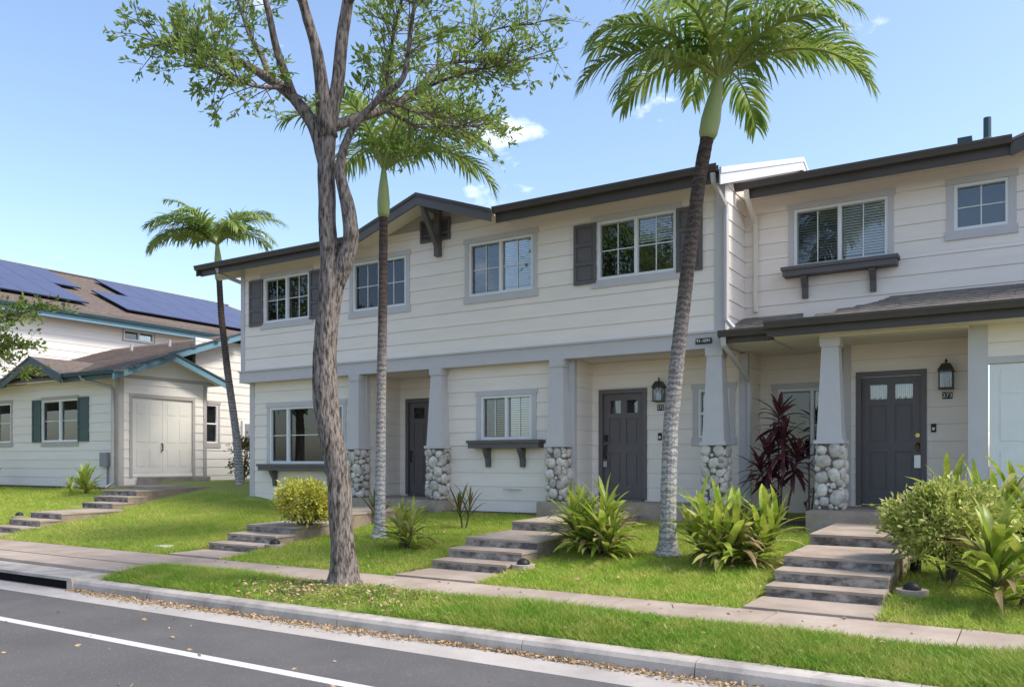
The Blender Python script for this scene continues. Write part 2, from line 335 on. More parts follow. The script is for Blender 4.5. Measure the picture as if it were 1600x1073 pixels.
def sixpanel(root, F, a0, a1, z0, z1, m='door', lites=True, curtain=False, handle='R', hw='steel', frame_m='door'):
    fr = MB(); w = .085
    fr.box(F, a0-w, a0-.004, -.06, .03, z0, z1+w); fr.box(F, a1+.004, a1+w, -.06, .03, z0, z1+w); fr.box(F, a0-.004, a1+.004, -.06, .028, z1+.004, z1+w)
    fr.box(F, a0-.004, a1+.004, -.08, .05, z0-.02, z0+.015)
    fo = fr.build('door', frame_m, root)
    s = MB(); b = -.045; t = .018
    s.box(F, a0, a1, b-.04, b, z0+.02, z1) if not lites else [s.box(F, *r, *q) for r, q in (((a0, a1, b-.04, b), (z0+.02, z1-.42)), )]
    wd = a1-a0; st = .115; mid = (a0+a1)/2
    rails = [z0+.02, z0+.25, z0+.86, z0+1.02, z1-.46, z1-.36, z1-.12, z1]
    L = [(a0, a0+st), (mid-.055, mid+.055), (a1-st, a1)]
    for p, q in L: s.box(F, p, q, b+.0002 if not lites else b-.04, b+t, z0+.02, z1)
    for k in range(0, 8, 2):
        for p, q in ((a0+st, mid-.055), (mid+.055, a1-st)): s.box(F, p, q, b-.0395, b+t-.0005, rails[k], rails[k+1])
    so_ = s.build('door_leaf', m, fo)
    for k in (1, 3):
        for p, q in ((a0+st, mid-.055), (mid+.055, a1-st)):
            MB().box(F, p+.03, q-.03, b+.0003, b+.010, rails[k]+.03, rails[k+1]-.03).build('panel', m, fo)
    if lites:
        for p, q in ((a0+st, mid-.055), (mid+.055, a1-st)):
            MB().box(F, p, q, b-.024, b-.018, z1-.36, z1-.12).build('lite', 'glass', fo)
            if curtain:
                g = MB(); n = 9
                for i in range(n): x = p+(q-p)*i/n; g.box(F, x+.002, x+(q-p)/n*.8, b-.05-.008*(i % 2), b-.035-.008*(i % 2), z1-.36+.02*(i % 3), z1-.135)
                g.build('curtain', 'blind', fo)
        MB().box(F, a0, a1, b-.30, b-.29, z1-.45, z1).build('hall', 'room', fo)
    x = a1-.07 if handle == 'R' else a0+.07
    return fo, x, b+t
def uvs(nu=10, nv=6, e=.75):
    vs = []; fs = []
    def sp(c): return math.copysign(abs(c)**e, c)
    for i in range(nv+1):
        ph = -math.pi/2+math.pi*i/nv
        for j in range(nu):
            th = 2*math.pi*j/nu; vs.append((sp(math.cos(ph))*sp(math.cos(th)), sp(math.cos(ph))*sp(math.sin(th)), sp(math.sin(ph))))
    for i in range(nv):
        for j in range(nu): fs.append((i*nu+j, i*nu+(j+1) % nu, (i+1)*nu+(j+1) % nu, (i+1)*nu+j))
    return vs, fs
def meshdata(name, vs, fs, m, smooth=True):
    me = bpy.data.meshes.new(name); me.from_pydata(vs, [], fs); me.materials.append(M[m])
    if smooth: me.polygons.foreach_set('use_smooth', [True]*len(me.polygons))
    return me
STONES = []
for k in range(7):
    vs, fs = uvs(10, 6, .72); r2 = random.Random(k)
    STONES.append(meshdata('stone', [(x*(1+r2.uniform(-.1, .1)), y, z*(1+r2.uniform(-.12, .12))) for x, y, z in vs], fs, 'stone'))
def column(root, x, y, zf, ztop=3.47):
    """tapered craftsman column on a river-stone pier"""
    zs = 1.885; b = MB()
    def fr_(w0, z0, w1, z1): b.hexa([(x-w0, y-w0, z0), (x+w0, y-w0, z0), (x+w0, y+w0, z0), (x-w0, y+w0, z0), (x-w1, y-w1, z1), (x+w1, y-w1, z1), (x+w1, y+w1, z1), (x-w1, y+w1, z1)])
    fr_(.215, zs, .215, zs+.055); fr_(.18, zs+.0551, .12, ztop-.135); fr_(.14, ztop-.1349, .145, ztop-.002)
    c = b.build('column', 'trim', root)
    MB().wbox(x-.165, x+.165, y-.165, y+.165, zf, zs-.001).build('pier_core', 'mortar', c)
    for F, ac in ((S(y-.165), x), (E_(x+.165), y), (W_(x-.165), -y)):
        placed = []
        for lo_r, hi_r, tries in ((.085, .11, 60), (.06, .085, 120), (.038, .06, 260), (.026, .038, 200)):
            for _ in range(tries):
                q = rnd.uniform(lo_r, hi_r); a_ = rnd.uniform(-.19+q*.75, .19-q*.75); z = rnd.uniform(zf+q*.8, zs-q*.85)
                if all((a_-p[0])**2+(z-p[1])**2 > (.93*(q+p[2]))**2 for p in placed): placed.append((a_, z, q))
        for a_, z, q in placed:
            e = rnd.uniform(.88, 1.16); ry = rnd.uniform(-.6, .6)
            inst('stone', rnd.choice(STONES), c, F.p(ac+a_, .002, z), (0, ry, math.atan2(F.u.y, F.u.x)), (q*e, .035+.25*q, q/e))
    return c
def lantern(root, F, a, z, s=1):
    """wall lantern: backplate, cage with glass, hood and finial"""
    b = MB(); b.box(F, a-.055*s, a+.055*s, 0.006, .022, z-.2*s, z+.16*s)
    for da in (-.09, .09):
        for db in (.05, .21): b.box(F, a+(da-.008)*s, a+(da+.008)*s, (db-.008)*s, (db+.008)*s, z-.2*s, z+.05*s)
    b.box(F, a-.105*s, a+.105*s, .03*s, .23*s, z-.215*s, z-.195*s); b.box(F, a-.11*s, a+.11*s, .025*s, .235*s, z+.05*s, z+.07*s)
    q = F.p
    b.hexa([q(a-.11*s, .235*s, z+.0702*s), q(a+.11*s, .235*s, z+.0702*s), q(a+.11*s, .025*s, z+.0702*s), q(a-.11*s, .025*s, z+.0702*s), q(a-.06*s, .18*s, z+.17*s), q(a+.06*s, .18*s, z+.17*s), q(a+.06*s, .08*s, z+.17*s), q(a-.06*s, .08*s, z+.17*s)])
    b.tube([q(a, .13*s, z+.17*s), q(a, .13*s, z+.19*s), q(a, .13*s, z+.21*s), q(a, .13*s, z+.25*s)], [.03*s, .012*s, .022*s, .004*s], 8)
    o = b.build('wall_lantern', 'bronze', root)
    g = MB(); g.box(F, a-.08*s, a+.08*s, .058*s, .202*s, z-.19*s, z+.045*s); g.build('lantern_glass', 'lampglass', o)
    g = MB()
    for d in (-.03, 0, .03): g.tube([q(a+d*s, .13*s, z-.19*s), q(a+d*s, .13*s, z-.06*s)], .011*s, 8)
    g.build('candle_sleeve', 'white', o)
def plaque(root, F, a, z, s, w, h, size):
    o = MB().box(F, a-w/2, a+w/2, .016, .026, z-h/2, z+h/2).build('number_plaque', 'black', root)
    text('digits', s, F, a, .028, z, size, 'digit', o)
def doorbell(root, F, a, z):
    o = MB().box(F, a-.035, a+.035, .016, .034, z-.065, z+.065).build('doorbell', 'black', root)
    MB().box(F, a-.018, a+.018, .0342, .040, z-.035, z+.008).build('bell_button', 'white', o)
def downspout(root, pts, m='trim', w=.045):
    return MB().tube(pts, w, 6).build('downspout', m, root)
def gutter(root, F, a0, a1, z, b, m='gutter'):
    """K-style gutter: profile extruded along the eave, z = top, b = outer face"""
    pr = [(b-.12, z-.11), (b-.03, z-.11), (b-.015, z-.06), (b, z-.03), (b, z), (b-.012, z), (b-.012, z-.02), (b-.03, z-.09), (b-.11, z-.09), (b-.12, z)]
    mb = MB(); n = len(pr); vs = [F.p(a0, p, q) for p, q in pr]+[F.p(a1, p, q) for p, q in pr]
    mb.add(vs, [tuple(range(n))[::-1], tuple(range(n, 2*n))]+[(i, (i+1) % n, (i+1) % n+n, i+n) for i in range(n)])
    return mb.build('gutter', m, root)
def shingles(root, p0, u, up, nu, rows, wu, m, tilt=.012, skip=None):
    """courses of shingles as separate tabs near the camera: p0 lower left, u along the eave, up along the slope"""
    p0 = Vector(p0); u = Vector(u).normalized(); up = Vector(up).normalized(); n = u.cross(up).normalized()
    ex = .14; me = []
    for k in range(3):
        w_ = wu*(.86+.1*k); v = [Vector((0, 0, 0)), Vector((w_-.006, 0, 0)), Vector((w_-.006, ex*1.15, 0)), Vector((0, ex*1.15, 0))]
        vs = [(q.x, q.y, .014 if q.y == 0 else .004) for q in v]+[(q.x, q.y, -.002) for q in v]
        me.append((w_, meshdata('shingle', vs, [(0, 1, 2, 3), (7, 6, 5, 4), (0, 4, 5, 1), (1, 5, 6, 2), (2, 6, 7, 3), (3, 7, 4, 0)], m, False)))
    rot = Matrix((u, up, n)).transposed().to_euler()
    for r in range(rows):
        x = -rnd.random()*.1
        while x < nu:
            w_, q = rnd.choice(me); P_ = p0+u*x+up*(r*ex)+n*.004
            if skip is None or skip(x+w_/2, r*ex): inst('shingle', q, root, P_, rot)
            x += w_
# ------------------------------------------------------------------ ground
def lawn_z(x, y):
    t = np.clip((y-7.95)/(13.2-7.95), 0, 1.25); e = np.clip((-12.5-x)/5.5, 0, 1); e = e*e*(3-2*e)
    return .205+.455*t+e*.27*t
def verge_z(x, y):
    t = np.clip((y-6.1)/.95, 0, 1); return .125+.075*t+.035*np.sin(math.pi*t)*(1+.5*np.sin(x*1.7)+.3*np.sin(x*4.1+1))
def st(o): o['kind'] = 'structure'; return o
st(MB().wbox(-300, 300, -300, 400, -.6, -.012).build('ground', 'soil'))
st(MB().wbox(-120, 90, -3.6, 5.48, -.3, 0).build('road', 'asphalt'))
st(MB().wbox(-120, 90, 4.385, 4.495, -.001, .004).build('lane_line', 'line'))
pan = st(MB().wbox(-120, 90, 5.48, 5.915, -.3, .003).build('gutter_pan', 'pan'))
curb = st(MB().wbox(-120, -13.1, 5.95, 6.085, -.3, .10).wbox(-10.2, 90, 5.95, 6.085, -.3, .10).build('curb', 'curb'))
def curbseg(x0, x1):
    pr = [(5.905, -.05), (5.925, .085), (5.945, .118), (5.975, .13), (6.10, .132), (6.10, -.05)]; n = 6
    F = E_(0); mb = MB(); vs = [(x0, y, z) for y, z in pr]+[(x1, y, z) for y, z in pr]
    mb.add(vs, [tuple(range(n)), tuple(range(2*n-1, n-1, -1))]+[(i, i+n, (i+1) % n+n, (i+1) % n) for i in range(n)])
    mb.build('curb_segment', 'curb', curb)
x = -10.2; xs = [x]
while x < 9: x += rnd.choice((1.5, 1.5, 2.1)); xs.append(x)
for p, q in zip(xs, xs[1:]): curbseg(p+.004, q-.004)
x = -13.1
while x > -40: curbseg(x-1.5+.004, x-.004); x -= 1.5
# storm drain inlet in the kerb
dr = thing('storm_drain', (-11.65, 5.95, 0), 'kerb storm drain inlet with dark slot under a chipped concrete lip', 'drain')
mb = MB(); mb.wbox(-13.1, -10.2, 5.895, 6.42, .112, .15); mb.wbox(-13.1, -12.95, 5.905, 6.4, -.04, .1119); mb.wbox(-10.32, -10.2, 5.905, 6.4, -.04, .1119)
mb.build('lip_slab', 'curb', dr)
mb = MB(); mb.wbox(-12.949, -10.321, 6.02, 6.4, -.05, .1115); mb.build('inlet_void', 'void', dr)
curb_void = None
# sidewalk
sw = st(MB().wbox(-60, 40, 7.03, 7.93, -.2, .17).build('sidewalk', 'conc'))
x = -40.
while x < 12: MB().wbox(x+.005, x+1.515, 7.02, 7.94, .1701, .2).build('sidewalk_slab', 'conc', sw); x += 1.52
ap = st(MB().wbox(-15.2, -9.95, 6.425, 7.012, -.2, .192).build('drain_apron', 'conc'))
# lawn and verge sheets
def sheet(name, x0, x1, y0, y1, nx, ny, fz, m):
    xs = np.linspace(x0, x1, nx+1); ys = np.linspace(y0, y1, ny+1); X, Y = np.meshgrid(xs, ys, indexing='ij')
    Z = fz(X, Y)+.012*np.sin(X*3.1+Y*2.3)+.008*np.sin(X*7.3-Y*5.1)
    if name == 'lawn':
        for x0_, x1_, y1_ in ((-2.36, -1.15, 12.5), (-6.7, -5.45, 12.9), (-11.18, -9.94, 12.9), (-17.82, -16.53, 10.8)):
            Z = np.where((X > x0_) & (X < x1_) & (Y < y1_), Z-.16, Z)
    vs = np.stack([X, Y, Z], -1).reshape(-1, 3).tolist(); n = ny+1
    fs = [(i*n+j, (i+1)*n+j, (i+1)*n+j+1, i*n+j+1) for i in range(nx) for j in range(ny)]
    me = bpy.data.meshes.new(name); me.from_pydata(vs, [], fs); me.materials.append(M[m]); me.polygons.foreach_set('use_smooth', [True]*len(me.polygons))
    o = bpy.data.objects.new(name, me); link(o, None, (0, 0, 0)); return st(o)
sheet('lawn', -45, 9, 7.945, 30, 420, 90, lambda X, Y: lawn_z(X, Y)-.035, 'thatch')
sheet('verge', -9.95, 9, 6.098, 7.025, 130, 12, lambda X, Y: verge_z(X, Y)-.01, 'thatch')
sheet('verge', -40, -15.2, 6.098, 7.025, 100, 6, lambda X, Y: verge_z(X, Y)-.01, 'thatch')
n_ = 40; pv = [(-6.45, 6.72, float(verge_z(-6.45, 6.72))+.012)]
for i in range(n_):
    t_ = 2*math.pi*i/n_; q_ = 1+.22*math.sin(3*t_+1)+.13*math.sin(7*t_)
    x_ = -6.45+.85*q_*math.cos(t_); y_ = min(7.01, max(6.12, 6.72+.36*q_*math.sin(t_))); pv.append((x_, y_, float(verge_z(x_, y_))+.004))
st(MB().add(pv, [(0, i+1, (i+1) % n_+1) for i in range(n_)]).build('bare_soil', 'soil'))
# ------------------------------------------------------------------ front walks with steps
def steps(x0, x1, yporch, flights, label, ztop):
    """flights: list of (front Y, top z front, top z back, back Y)"""
    root = thing('front_walk', ((x0+x1)/2, 9.5, .2), label, 'steps'); root['kind'] = 'structure'
    st_ = MB().wbox(x0-.03, x1+.03, 7.95, flights[0][0], -.05, .222); st_.build('walk_pad', 'conc', root)
    for (yf, zf, zb, yb) in flights:
        d = .006
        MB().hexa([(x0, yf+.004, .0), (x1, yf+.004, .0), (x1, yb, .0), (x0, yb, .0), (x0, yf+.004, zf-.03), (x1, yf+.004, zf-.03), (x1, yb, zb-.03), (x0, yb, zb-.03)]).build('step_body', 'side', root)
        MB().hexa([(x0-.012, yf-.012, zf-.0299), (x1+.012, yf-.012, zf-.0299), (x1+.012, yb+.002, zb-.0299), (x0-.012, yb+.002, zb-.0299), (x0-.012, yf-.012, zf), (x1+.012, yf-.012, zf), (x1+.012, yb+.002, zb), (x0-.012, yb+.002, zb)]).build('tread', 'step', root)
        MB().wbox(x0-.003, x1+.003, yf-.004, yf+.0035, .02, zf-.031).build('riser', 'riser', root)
    return root
FL = [(8.68, .332, .334, 9.04), (9.04, .452, .455, 9.44), (9.44, .570, .588, 10.66), (10.66, .716, .748, 12.86)]
FL3 = FL[:3]+[(10.72, .716, .748, 12.47)]
steps(-2.31, -1.2, 12.46, FL3, 'weathered concrete steps rising to the charcoal door numbered 273', .9)
steps(-6.64, -5.5, 12.85, FL, 'weathered concrete steps rising to the charcoal door numbered 272', .9)
steps(-11.12, -10.0, 12.85, FL, 'weathered concrete steps beside the round variegated shrub', .87)
LF = [(8.6, .332, .334, 8.97), (8.97, .452, .455, 9.4), (9.4, .57, .59, 10.75)]
steps(-17.75, -16.6, 0, LF, 'lower concrete steps climbing the lawn toward the teal-trimmed house', .6)
root = thing('side_walk', (-18.5, 13, .9), 'raised concrete walk with dark steps beside the cream double doors', 'steps'); root['kind'] = 'structure'
for (yf, z, yb, x0, x1) in ((10.75, .71, 11.25, -18.15, -17.0), (11.25, .83, 11.72, -18.5, -17.2), (11.72, .95, 12.4, -18.95, -17.6)):
    MB().wbox(x0, x1, yf+.004, yb, 0, z-.03).build('step_body', 'side', root); MB().wbox(x0-.01, x1+.01, yf-.012, yb, z-.0299, z).build('tread', 'step', root)
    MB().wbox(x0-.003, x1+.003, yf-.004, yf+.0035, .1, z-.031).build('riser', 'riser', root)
MB().hexa([(-18.95, 12.4, 0), (-17.6, 12.4, 0), (-17.6, 24, 0), (-18.95, 24, 0), (-18.95, 12.4, .96), (-17.6, 12.4, .96), (-17.6, 24, 1.25), (-18.95, 24, 1.25)]).build('walk_slab', 'side', root)
MB().hexa([(-20.78, 13.2, 0), (-18.951, 13.2, 0), (-18.951, 24, 0), (-20.78, 24, 0), (-20.78, 13.2, .985), (-18.951, 13.2, .985), (-18.951, 24, 1.255), (-20.78, 24, 1.255)]).build('landing_slab', 'conc', root)
MB().wbox(-20.85, -20.2, 13.9, 15.8, .9, 1.2).build('door_step', 'step', root)
# ------------------------------------------------------------------ the townhouse row
T = thing('townhouse_row', (-8, 15, .6), 'two-storey cream clapboard townhouse row with grey trim and stone-based columns', 'building')
FU = S(13.2)
u = [(-14.96, -13.52), (-12.22, -10.77), (-9.21, -7.77), (-6.45, -5.0)]
zw0, zw1 = 4.81, 5.83
ex = .264; zr = 4.543-.264*3
wall(T, FU, -15.74, -4.19, 3.75, 6.285, [(a, b, zw0, zw1) for a, b in u], zref=zr, ex=ex, clip=(-10.03, 6.69, .34))
wall(T, E_(-4.19), 13.2, 14.34, 3.6, 6.29, zref=zr, ex=ex)
MB().prism(E_(-4.19), [(13.2, 6.29), (23.2, 6.29), (18.2, 7.97)], -.12, 0).build('gable_end', 'siding', T)
MB().box(E_(-4.19), 14.34, 23, -.12, 0, .5, 6.29).build('end_wall', 'siding', T)
wall(T, W_(-15.74), -23, -13.2, 3.75, 6.29, zref=zr, ex=ex)
MB().box(W_(-15.64), -23, -13.38, -.1, 0, .4, 3.47).build('end_wall', 'siding', T)
MB().prism(W_(-15.74), [(-23.2, 6.29), (-13.2, 6.29), (-18.2, 7.97)], -.12, 0).build('gable_end', 'siding', T)
MB().box(Fr((0, 23), (-1, 0), (0, 1)), 4.2, 15.7, -.1, 0, .4, 6.29).build('rear_wall', 'siding', T)
for a, b_, bl in zip(u, range(4), ((0, 0), (0, 0), (.97, .97), (.0, .5))):
    window(T, FU, a[0], a[1], zw0, zw1, blind=bl, sides=b_ in (1, 2), side_w=.105)
for a0, a1 in ((-15.45, -15.0), (-13.49, -13.05), (-6.91, -6.47), (-4.985, -4.54)): shutter(T, FU, a0, a1, 4.765, 5.83, 'char')
# corner boards
for a0, a1 in ((-15.745, -15.62), (-4.335, -4.185)): MB().box(FU, a0, a1, .0, .03, 3.752, 6.27).build('corner_board', 'trim', T)
MB().box(E_(-4.19), 13.172, 13.28, .0, .03, 3.752, 6.27).build('corner_board', 'trim', T)
# frieze band / porch beam with drip cap
MB().wbox(-15.77, -4.16, 13.15, 13.50, 3.47, 3.715).build('frieze_beam', 'trim', T)
MB().wbox(-15.79, -4.14, 13.12, 13.25, 3.7151, 3.748).build('drip_cap', 'trim', T)
MB().wbox(-15.77, -15.6, 13.5, 23, 3.47, 3.715).build('frieze_beam', 'trim', T)
plaque(T, S(13.15-.01), -4.50, 3.585, '91-1091', .27, .09, .073)
# porch ceiling
MB().wbox(-15.6, -4.2, 13.5, 15.2, 3.475, 3.55).build('porch_ceiling', 'soffit', T)
# ground floor: window bays, recessed doors
zb = .30
W1 = S(13.38)
wall(T, W1, -15.64, -12.01, zb, 3.475, [(-14.98, -12.67, 1.59, 2.87)])
wall(T, E_(-12.01), 13.38, 14.5, zb, 3.475)
wall(T, S(14.5), -12.01, -9.95, zb, 3.475, [(-11.80, -10.78, .3, 2.98)])
wall(T, W1, -10.0, -7.03, zb, 3.475, [(-9.05, -7.90, 2.05, 2.89)])
MB().box(W_(-10.0), -14.62, -13.38, -.12, 0, zb, 3.475).build('return_wall', 'siding', T)
wall(T, E_(-7.03), 13.38, 14.15, zb, 3.475)
wall(T, S(14.15), -7.03, -4.1, zb, 3.475, [(-6.84, -5.96, .3, 2.92), (-4.95, -4.39, 2.04, 2.89)])
wall(T, E_(-4.1), 14.15, 15.0, zb, 3.6)
for F, a0, a1 in ((W1, -15.645, -15.50), (W1, -12.15, -12.005), (W1, -10.0, -9.86), (W1, -7.20, -7.025), (S(14.15), -4.22, -4.095)):
    MB().box(F, a0, a1, .0, .032, .62, 3.47).build('corner_board', 'trim', T)
MB().box(E_(-12.01), 13.35, 13.46, 0, .03, .62, 3.47).build('corner_board', 'trim', T)
MB().box(E_(-7.03), 13.35, 13.46, 0, .03, .62, 3.47).build('corner_board', 'trim', T)
MB().box(E_(-4.1), 14.12, 14.24, 0, .03, .62, 3.47).build('corner_board', 'trim', T)
w_ = window(T, W1, -14.98, -12.67, 1.59, 2.87, split=-14.40, grid=(1, 2), sv=0)
g = MB()
for i in range(7): g.box(W1, -14.9+i*.06, -14.9+i*.06+.045, -.2-.02*(i % 2), -.18-.02*(i % 2), 1.66, 2.8)
g.build('curtain', 'curtain', w_)
shelf(T, W1, -15.15, -12.3, 1.575, brackets=(-14.77, -13.0))
window(T, W1, -9.05, -7.90, 2.05, 2.89, blind=(.98, .98), grid=(2, 1), sv=0, side_w=.11)
shelf(T, W1, -9.23, -7.61, 2.03, brackets=(-8.86, -8.08))
window(T, S(14.15), -4.95, -4.39, 2.04, 2.89, kind='hung', blind=(.95,), grid=(1, 1), side_w=.11)
# doors
f1, hx, hb = sixpanel(T, S(14.5), -11.76, -10.82, .9, 2.94, lites=True)
q = S(14.5).p; MB().tube([q(-11.69, hb, 1.85), q(-11.69, hb+.05, 1.84), q(-11.69, hb+.06, 1.70), q(-11.69, hb+.03, 1.62)], .016, 6).build('handle', 'black', f1)
f2, hx, hb = sixpanel(T, S(14.15), -6.80, -6.0, .92, 2.885)
F_ = S(14.15)
MB().box(F_, -6.775, -6.715, hb, hb+.03, 2.0, 2.12).build('keypad', 'black', f2)
MB().tube([F_.p(-6.745, hb, 1.93), F_.p(-6.745, hb+.05, 1.91), F_.p(-6.745, hb+.055, 1.72), F_.p(-6.745, hb, 1.68)], .018, 6).build('handle', 'black', f2)
MB().box(F_, -6.785, -6.71, hb+.02, hb+.06, 1.52, 1.63).build('lockbox', 'steel', f2)
f3, hx, hb = sixpanel(T, S(14.34), -2.29, -1.43, .915, 2.975, curtain=True)
F_ = S(14.34)
MB().tube([F_.p(-1.475, hb, 2.03), F_.p(-1.475, hb+.025, 2.03)], .034, 10).build('deadbolt', 'brass', f3)
MB().tube([F_.p(-1.475, hb, 1.89), F_.p(-1.475, hb+.04, 1.89), F_.p(-1.475, hb+.06, 1.88), F_.p(-1.475, hb+.04, 1.79)], [.034, .02, .022, .014], 8).build('handle', 'brass', f3)
MB().box(F_, -1.52, -1.43, hb+.02, hb+.06, 1.52, 1.72).build('lockbox', 'steel', f3)
lantern(T, S(14.15), -5.64, 2.9, .95); plaque(T, S(14.15), -5.65, 2.595, '272', .13, .10, .085); doorbell(T, S(14.15), -5.66, 2.075)
lantern(T, S(14.34), -1.07, 2.94); plaque(T, S(14.34), -1.06, 2.63, '273', .14, .10, .09); doorbell(T, S(14.34), -1.25, 2.14)
# unit 273
zr3 = zr
wall(T, S(14.34), -4.19, 3.0, 3.62, 6.28, [(-3.35, -1.90, 4.87, 5.84), (-.97, -.25, 5.14, 5.84)], zref=zr3, ex=ex)
wall(T, S(15.0), -4.1, -2.5, zb, 3.6, [(-3.78, -2.62, 1.62, 2.9)])
wall(T, S(14.34), -2.55, -.6, zb, 3.62, [(-2.33, -1.39, .3, 3.01)])
MB().box(W_(-2.55), -15.0, -14.34, -.1, 0, zb, 3.6).build('return_wall', 'siding', T)
MB().box(S(14.34), -2.565, -2.45, .0, .03, .6, 3.55).build('corner_board', 'trim', T)
window(T, S(14.34), -3.35, -1.90, 4.87, 5.84, blind=(.97, .97), sv=0, grid=(2, 1), side_w=.10)
shelf(T, S(14.34), -3.51, -1.72, 4.85, brackets=(-3.16, -2.11))
window(T, S(14.34), -.97, -.25, 5.14, 5.84, kind='fixed', screen='', side_w=.11)
window(T, S(15.0), -3.78, -2.62, 1.62, 2.9, grid=(1, 2), screen='L')
# closet wing at the right of the porch
wall(T, S(13.2), -.48, 3.0, 3.06, 3.62); MB().box(S(13.2), -.72, -.48, -.1, .03, .4, 3.62).build('corner_post', 'trim', T)
MB().box(S(13.2), -.479, 3, -.1, .028, 2.965, 3.06).build('head_trim', 'trim', T)
MB().box(W_(-.70), -14.34, -13.22, -.1, 0, .4, 3.62).build('return_wall', 'siding', T)
cd = MB().box(S(13.2), -.46, .46, -.06, .0, .8, 2.955).build('closet_door', 'white', T)
for z0_, z1_ in ((2.55, 2.85), (1.9, 2.45), (1.0, 1.75)):
    for a0_ in (-.33, .07): MB().box(S(13.2), a0_, a0_+.28, .0002, .008, z0_, z1_).build('panel', 'white', cd)
wall(T, S(13.2), .5, 3, .4, 2.96)
# slabs under the porches
for x0, x1, y0, y1, z in ((-12.45, -9.7, 12.85, 14.5, .865), (-7.5, -4.05, 12.85, 14.15, .9), (-2.75, -.72, 12.46, 14.34, .9)):
    MB().wbox(x0, x1, y0, y1, .1, z).build('porch_slab', 'step', T)
for x, y, z in ((-12.14, 13.25, .866), (-9.98, 13.25, .866), (-7.24, 13.25, .901), (-4.33, 13.25, .901), (-2.52, 13.12, .901)): column(T, x, y, z)
# roofs -------------------------------------------------------------
sl_ = .34
def gable_roof(root, x0, x1, ye, yr, ze, m, over=.0):
    zr_ = ze+sl_*(yr-ye); yb = 2*yr-ye
    MB().slab([(x0, ye, ze+.10), (x1, ye, ze+.10), (x1, yr, zr_+.10), (x0, yr, zr_+.10)], .05).build('roof', m, root)
    MB().slab([(x0, yr, zr_+.10), (x1, yr, zr_+.10), (x1, yb, ze+.10), (x0, yb, ze+.10)], .05).build('roof', m, root)
    MB().slab([(x0+.02, ye+.02, ze+.05), (x1-.02, ye+.02, ze+.05), (x1-.02, yr, zr_+.045), (x0+.02, yr, zr_+.045)], .03).build('soffit', 'soffit', root)
    MB().slab([(x0+.02, yr, zr_+.045), (x1-.02, yr, zr_+.045), (x1-.02, yb, ze+.05), (x0+.02, yb, ze+.05)], .03).build('soffit', 'soffit', root)
def front_slope(x0, x1, y0):
    z = lambda y: 6.10+sl_*(y-12.74)
    MB().slab([(x0, y0, z(y0)+.10), (x1, y0, z(y0)+.10), (x1, 18.2, z(18.2)+.10), (x0, 18.2, z(18.2)+.10)], .05).build('roof', 'shingle_grey', T)
    MB().slab([(x0+.002, y0+.02, z(y0)+.05), (x1-.002, y0+.02, z(y0)+.05), (x1-.002, 18.2, z(18.2)+.045), (x0+.002, 18.2, z(18.2)+.045)], .03).build('soffit', 'soffit', T)
front_slope(-16.62, -11.75, 12.74); front_slope(-11.75, -8.31, 13.34); front_slope(-8.31, -4.08, 12.74)
MB().slab([(-16.62, 18.2, 8.056), (-4.08, 18.2, 8.056), (-4.08, 23.66, 6.2), (-16.62, 23.66, 6.2)], .08).build('roof', 'shingle_grey', T)
MB().box(S(12.74), -16.6, -11.76, 0, .03, 5.99, 6.15).build('fascia', 'gutter', T); MB().box(S(12.74), -8.28, -4.1, 0, .03, 5.99, 6.15).build('fascia', 'gutter', T)
gutter(T, S(12.74), -16.70, -11.78, 6.235, .155); gutter(T, S(12.74), -8.30, -4.12, 6.255, .155)
def rake(root, F, pts, h, t, m, name='rake_board'):
    (a0, z0), (a1, z1) = pts; MB().prism(F, [(a0, z0-h), (a1, z1-h), (a1, z1), (a0, z0)], 0, t).build(name, m, root)
for (a0, a1) in ((12.62, 18.2), (18.2, 23.8)):
    z = lambda a: 6.10+sl_*(5.46-abs(a-18.2))
    rake(T, E_(-4.08), ((a0, z(a0)+.13), (a1, z(a1)+.13)), .10, .035, 'barge'); rake(T, E_(-4.08), ((a0, z(a0)+.029), (a1, z(a1)+.029)), .17, .02, 'barge')
    rake(T, W_(-16.62), ((-a0, z(a0)+.12), (-a1, z(a1)+.12)) if False else ((-a1, z(a1)+.12), (-a0, z(a0)+.12)), .2, .03, 'gutter')
# lookout triangle under the left eave corner
MB().prism(S(13.2), [(-16.6, 6.0), (-15.75, 5.98), (-15.75, 6.2), (-16.6, 6.2)], -.05, .0).build('eave_return', 'soffit', T)
# cross gable over the middle
gx, gz, hw = -10.03, 6.69, 1.72
for s in (-1, 1):
    e = (gx+s*hw, gz-hw*sl_); pk = (gx, gz); y0, y1 = 12.62, 15.6
    c4 = [(e[0], y0, e[1]+.1), (pk[0], y0, pk[1]+.1), (pk[0], y1, pk[1]+.1), (e[0], y1, e[1]+.1)]
    c4 = c4 if s < 0 else [c4[1], c4[0], c4[3], c4[2]]
    MB().slab(c4, .05).build('roof', 'shingle_grey', T)
    c5 = [(p[0], p[1]+.02, p[2]-.055) for p in c4]; MB().slab(c5, .03).build('soffit', 'soffit', T)
    p0, p1 = ((e[0], e[1]+.075), (pk[0], pk[1]+.075)) if s < 0 else ((pk[0], pk[1]+.075), (e[0], e[1]+.075))
    rake(T, S(12.62), (p0, p1), .19, .04, 'char'); rake(T, S(12.60), ((p0[0], p0[1]+.045), (p1[0], p1[1]+.045)), .065, .04, 'gutter', 'drip_edge')
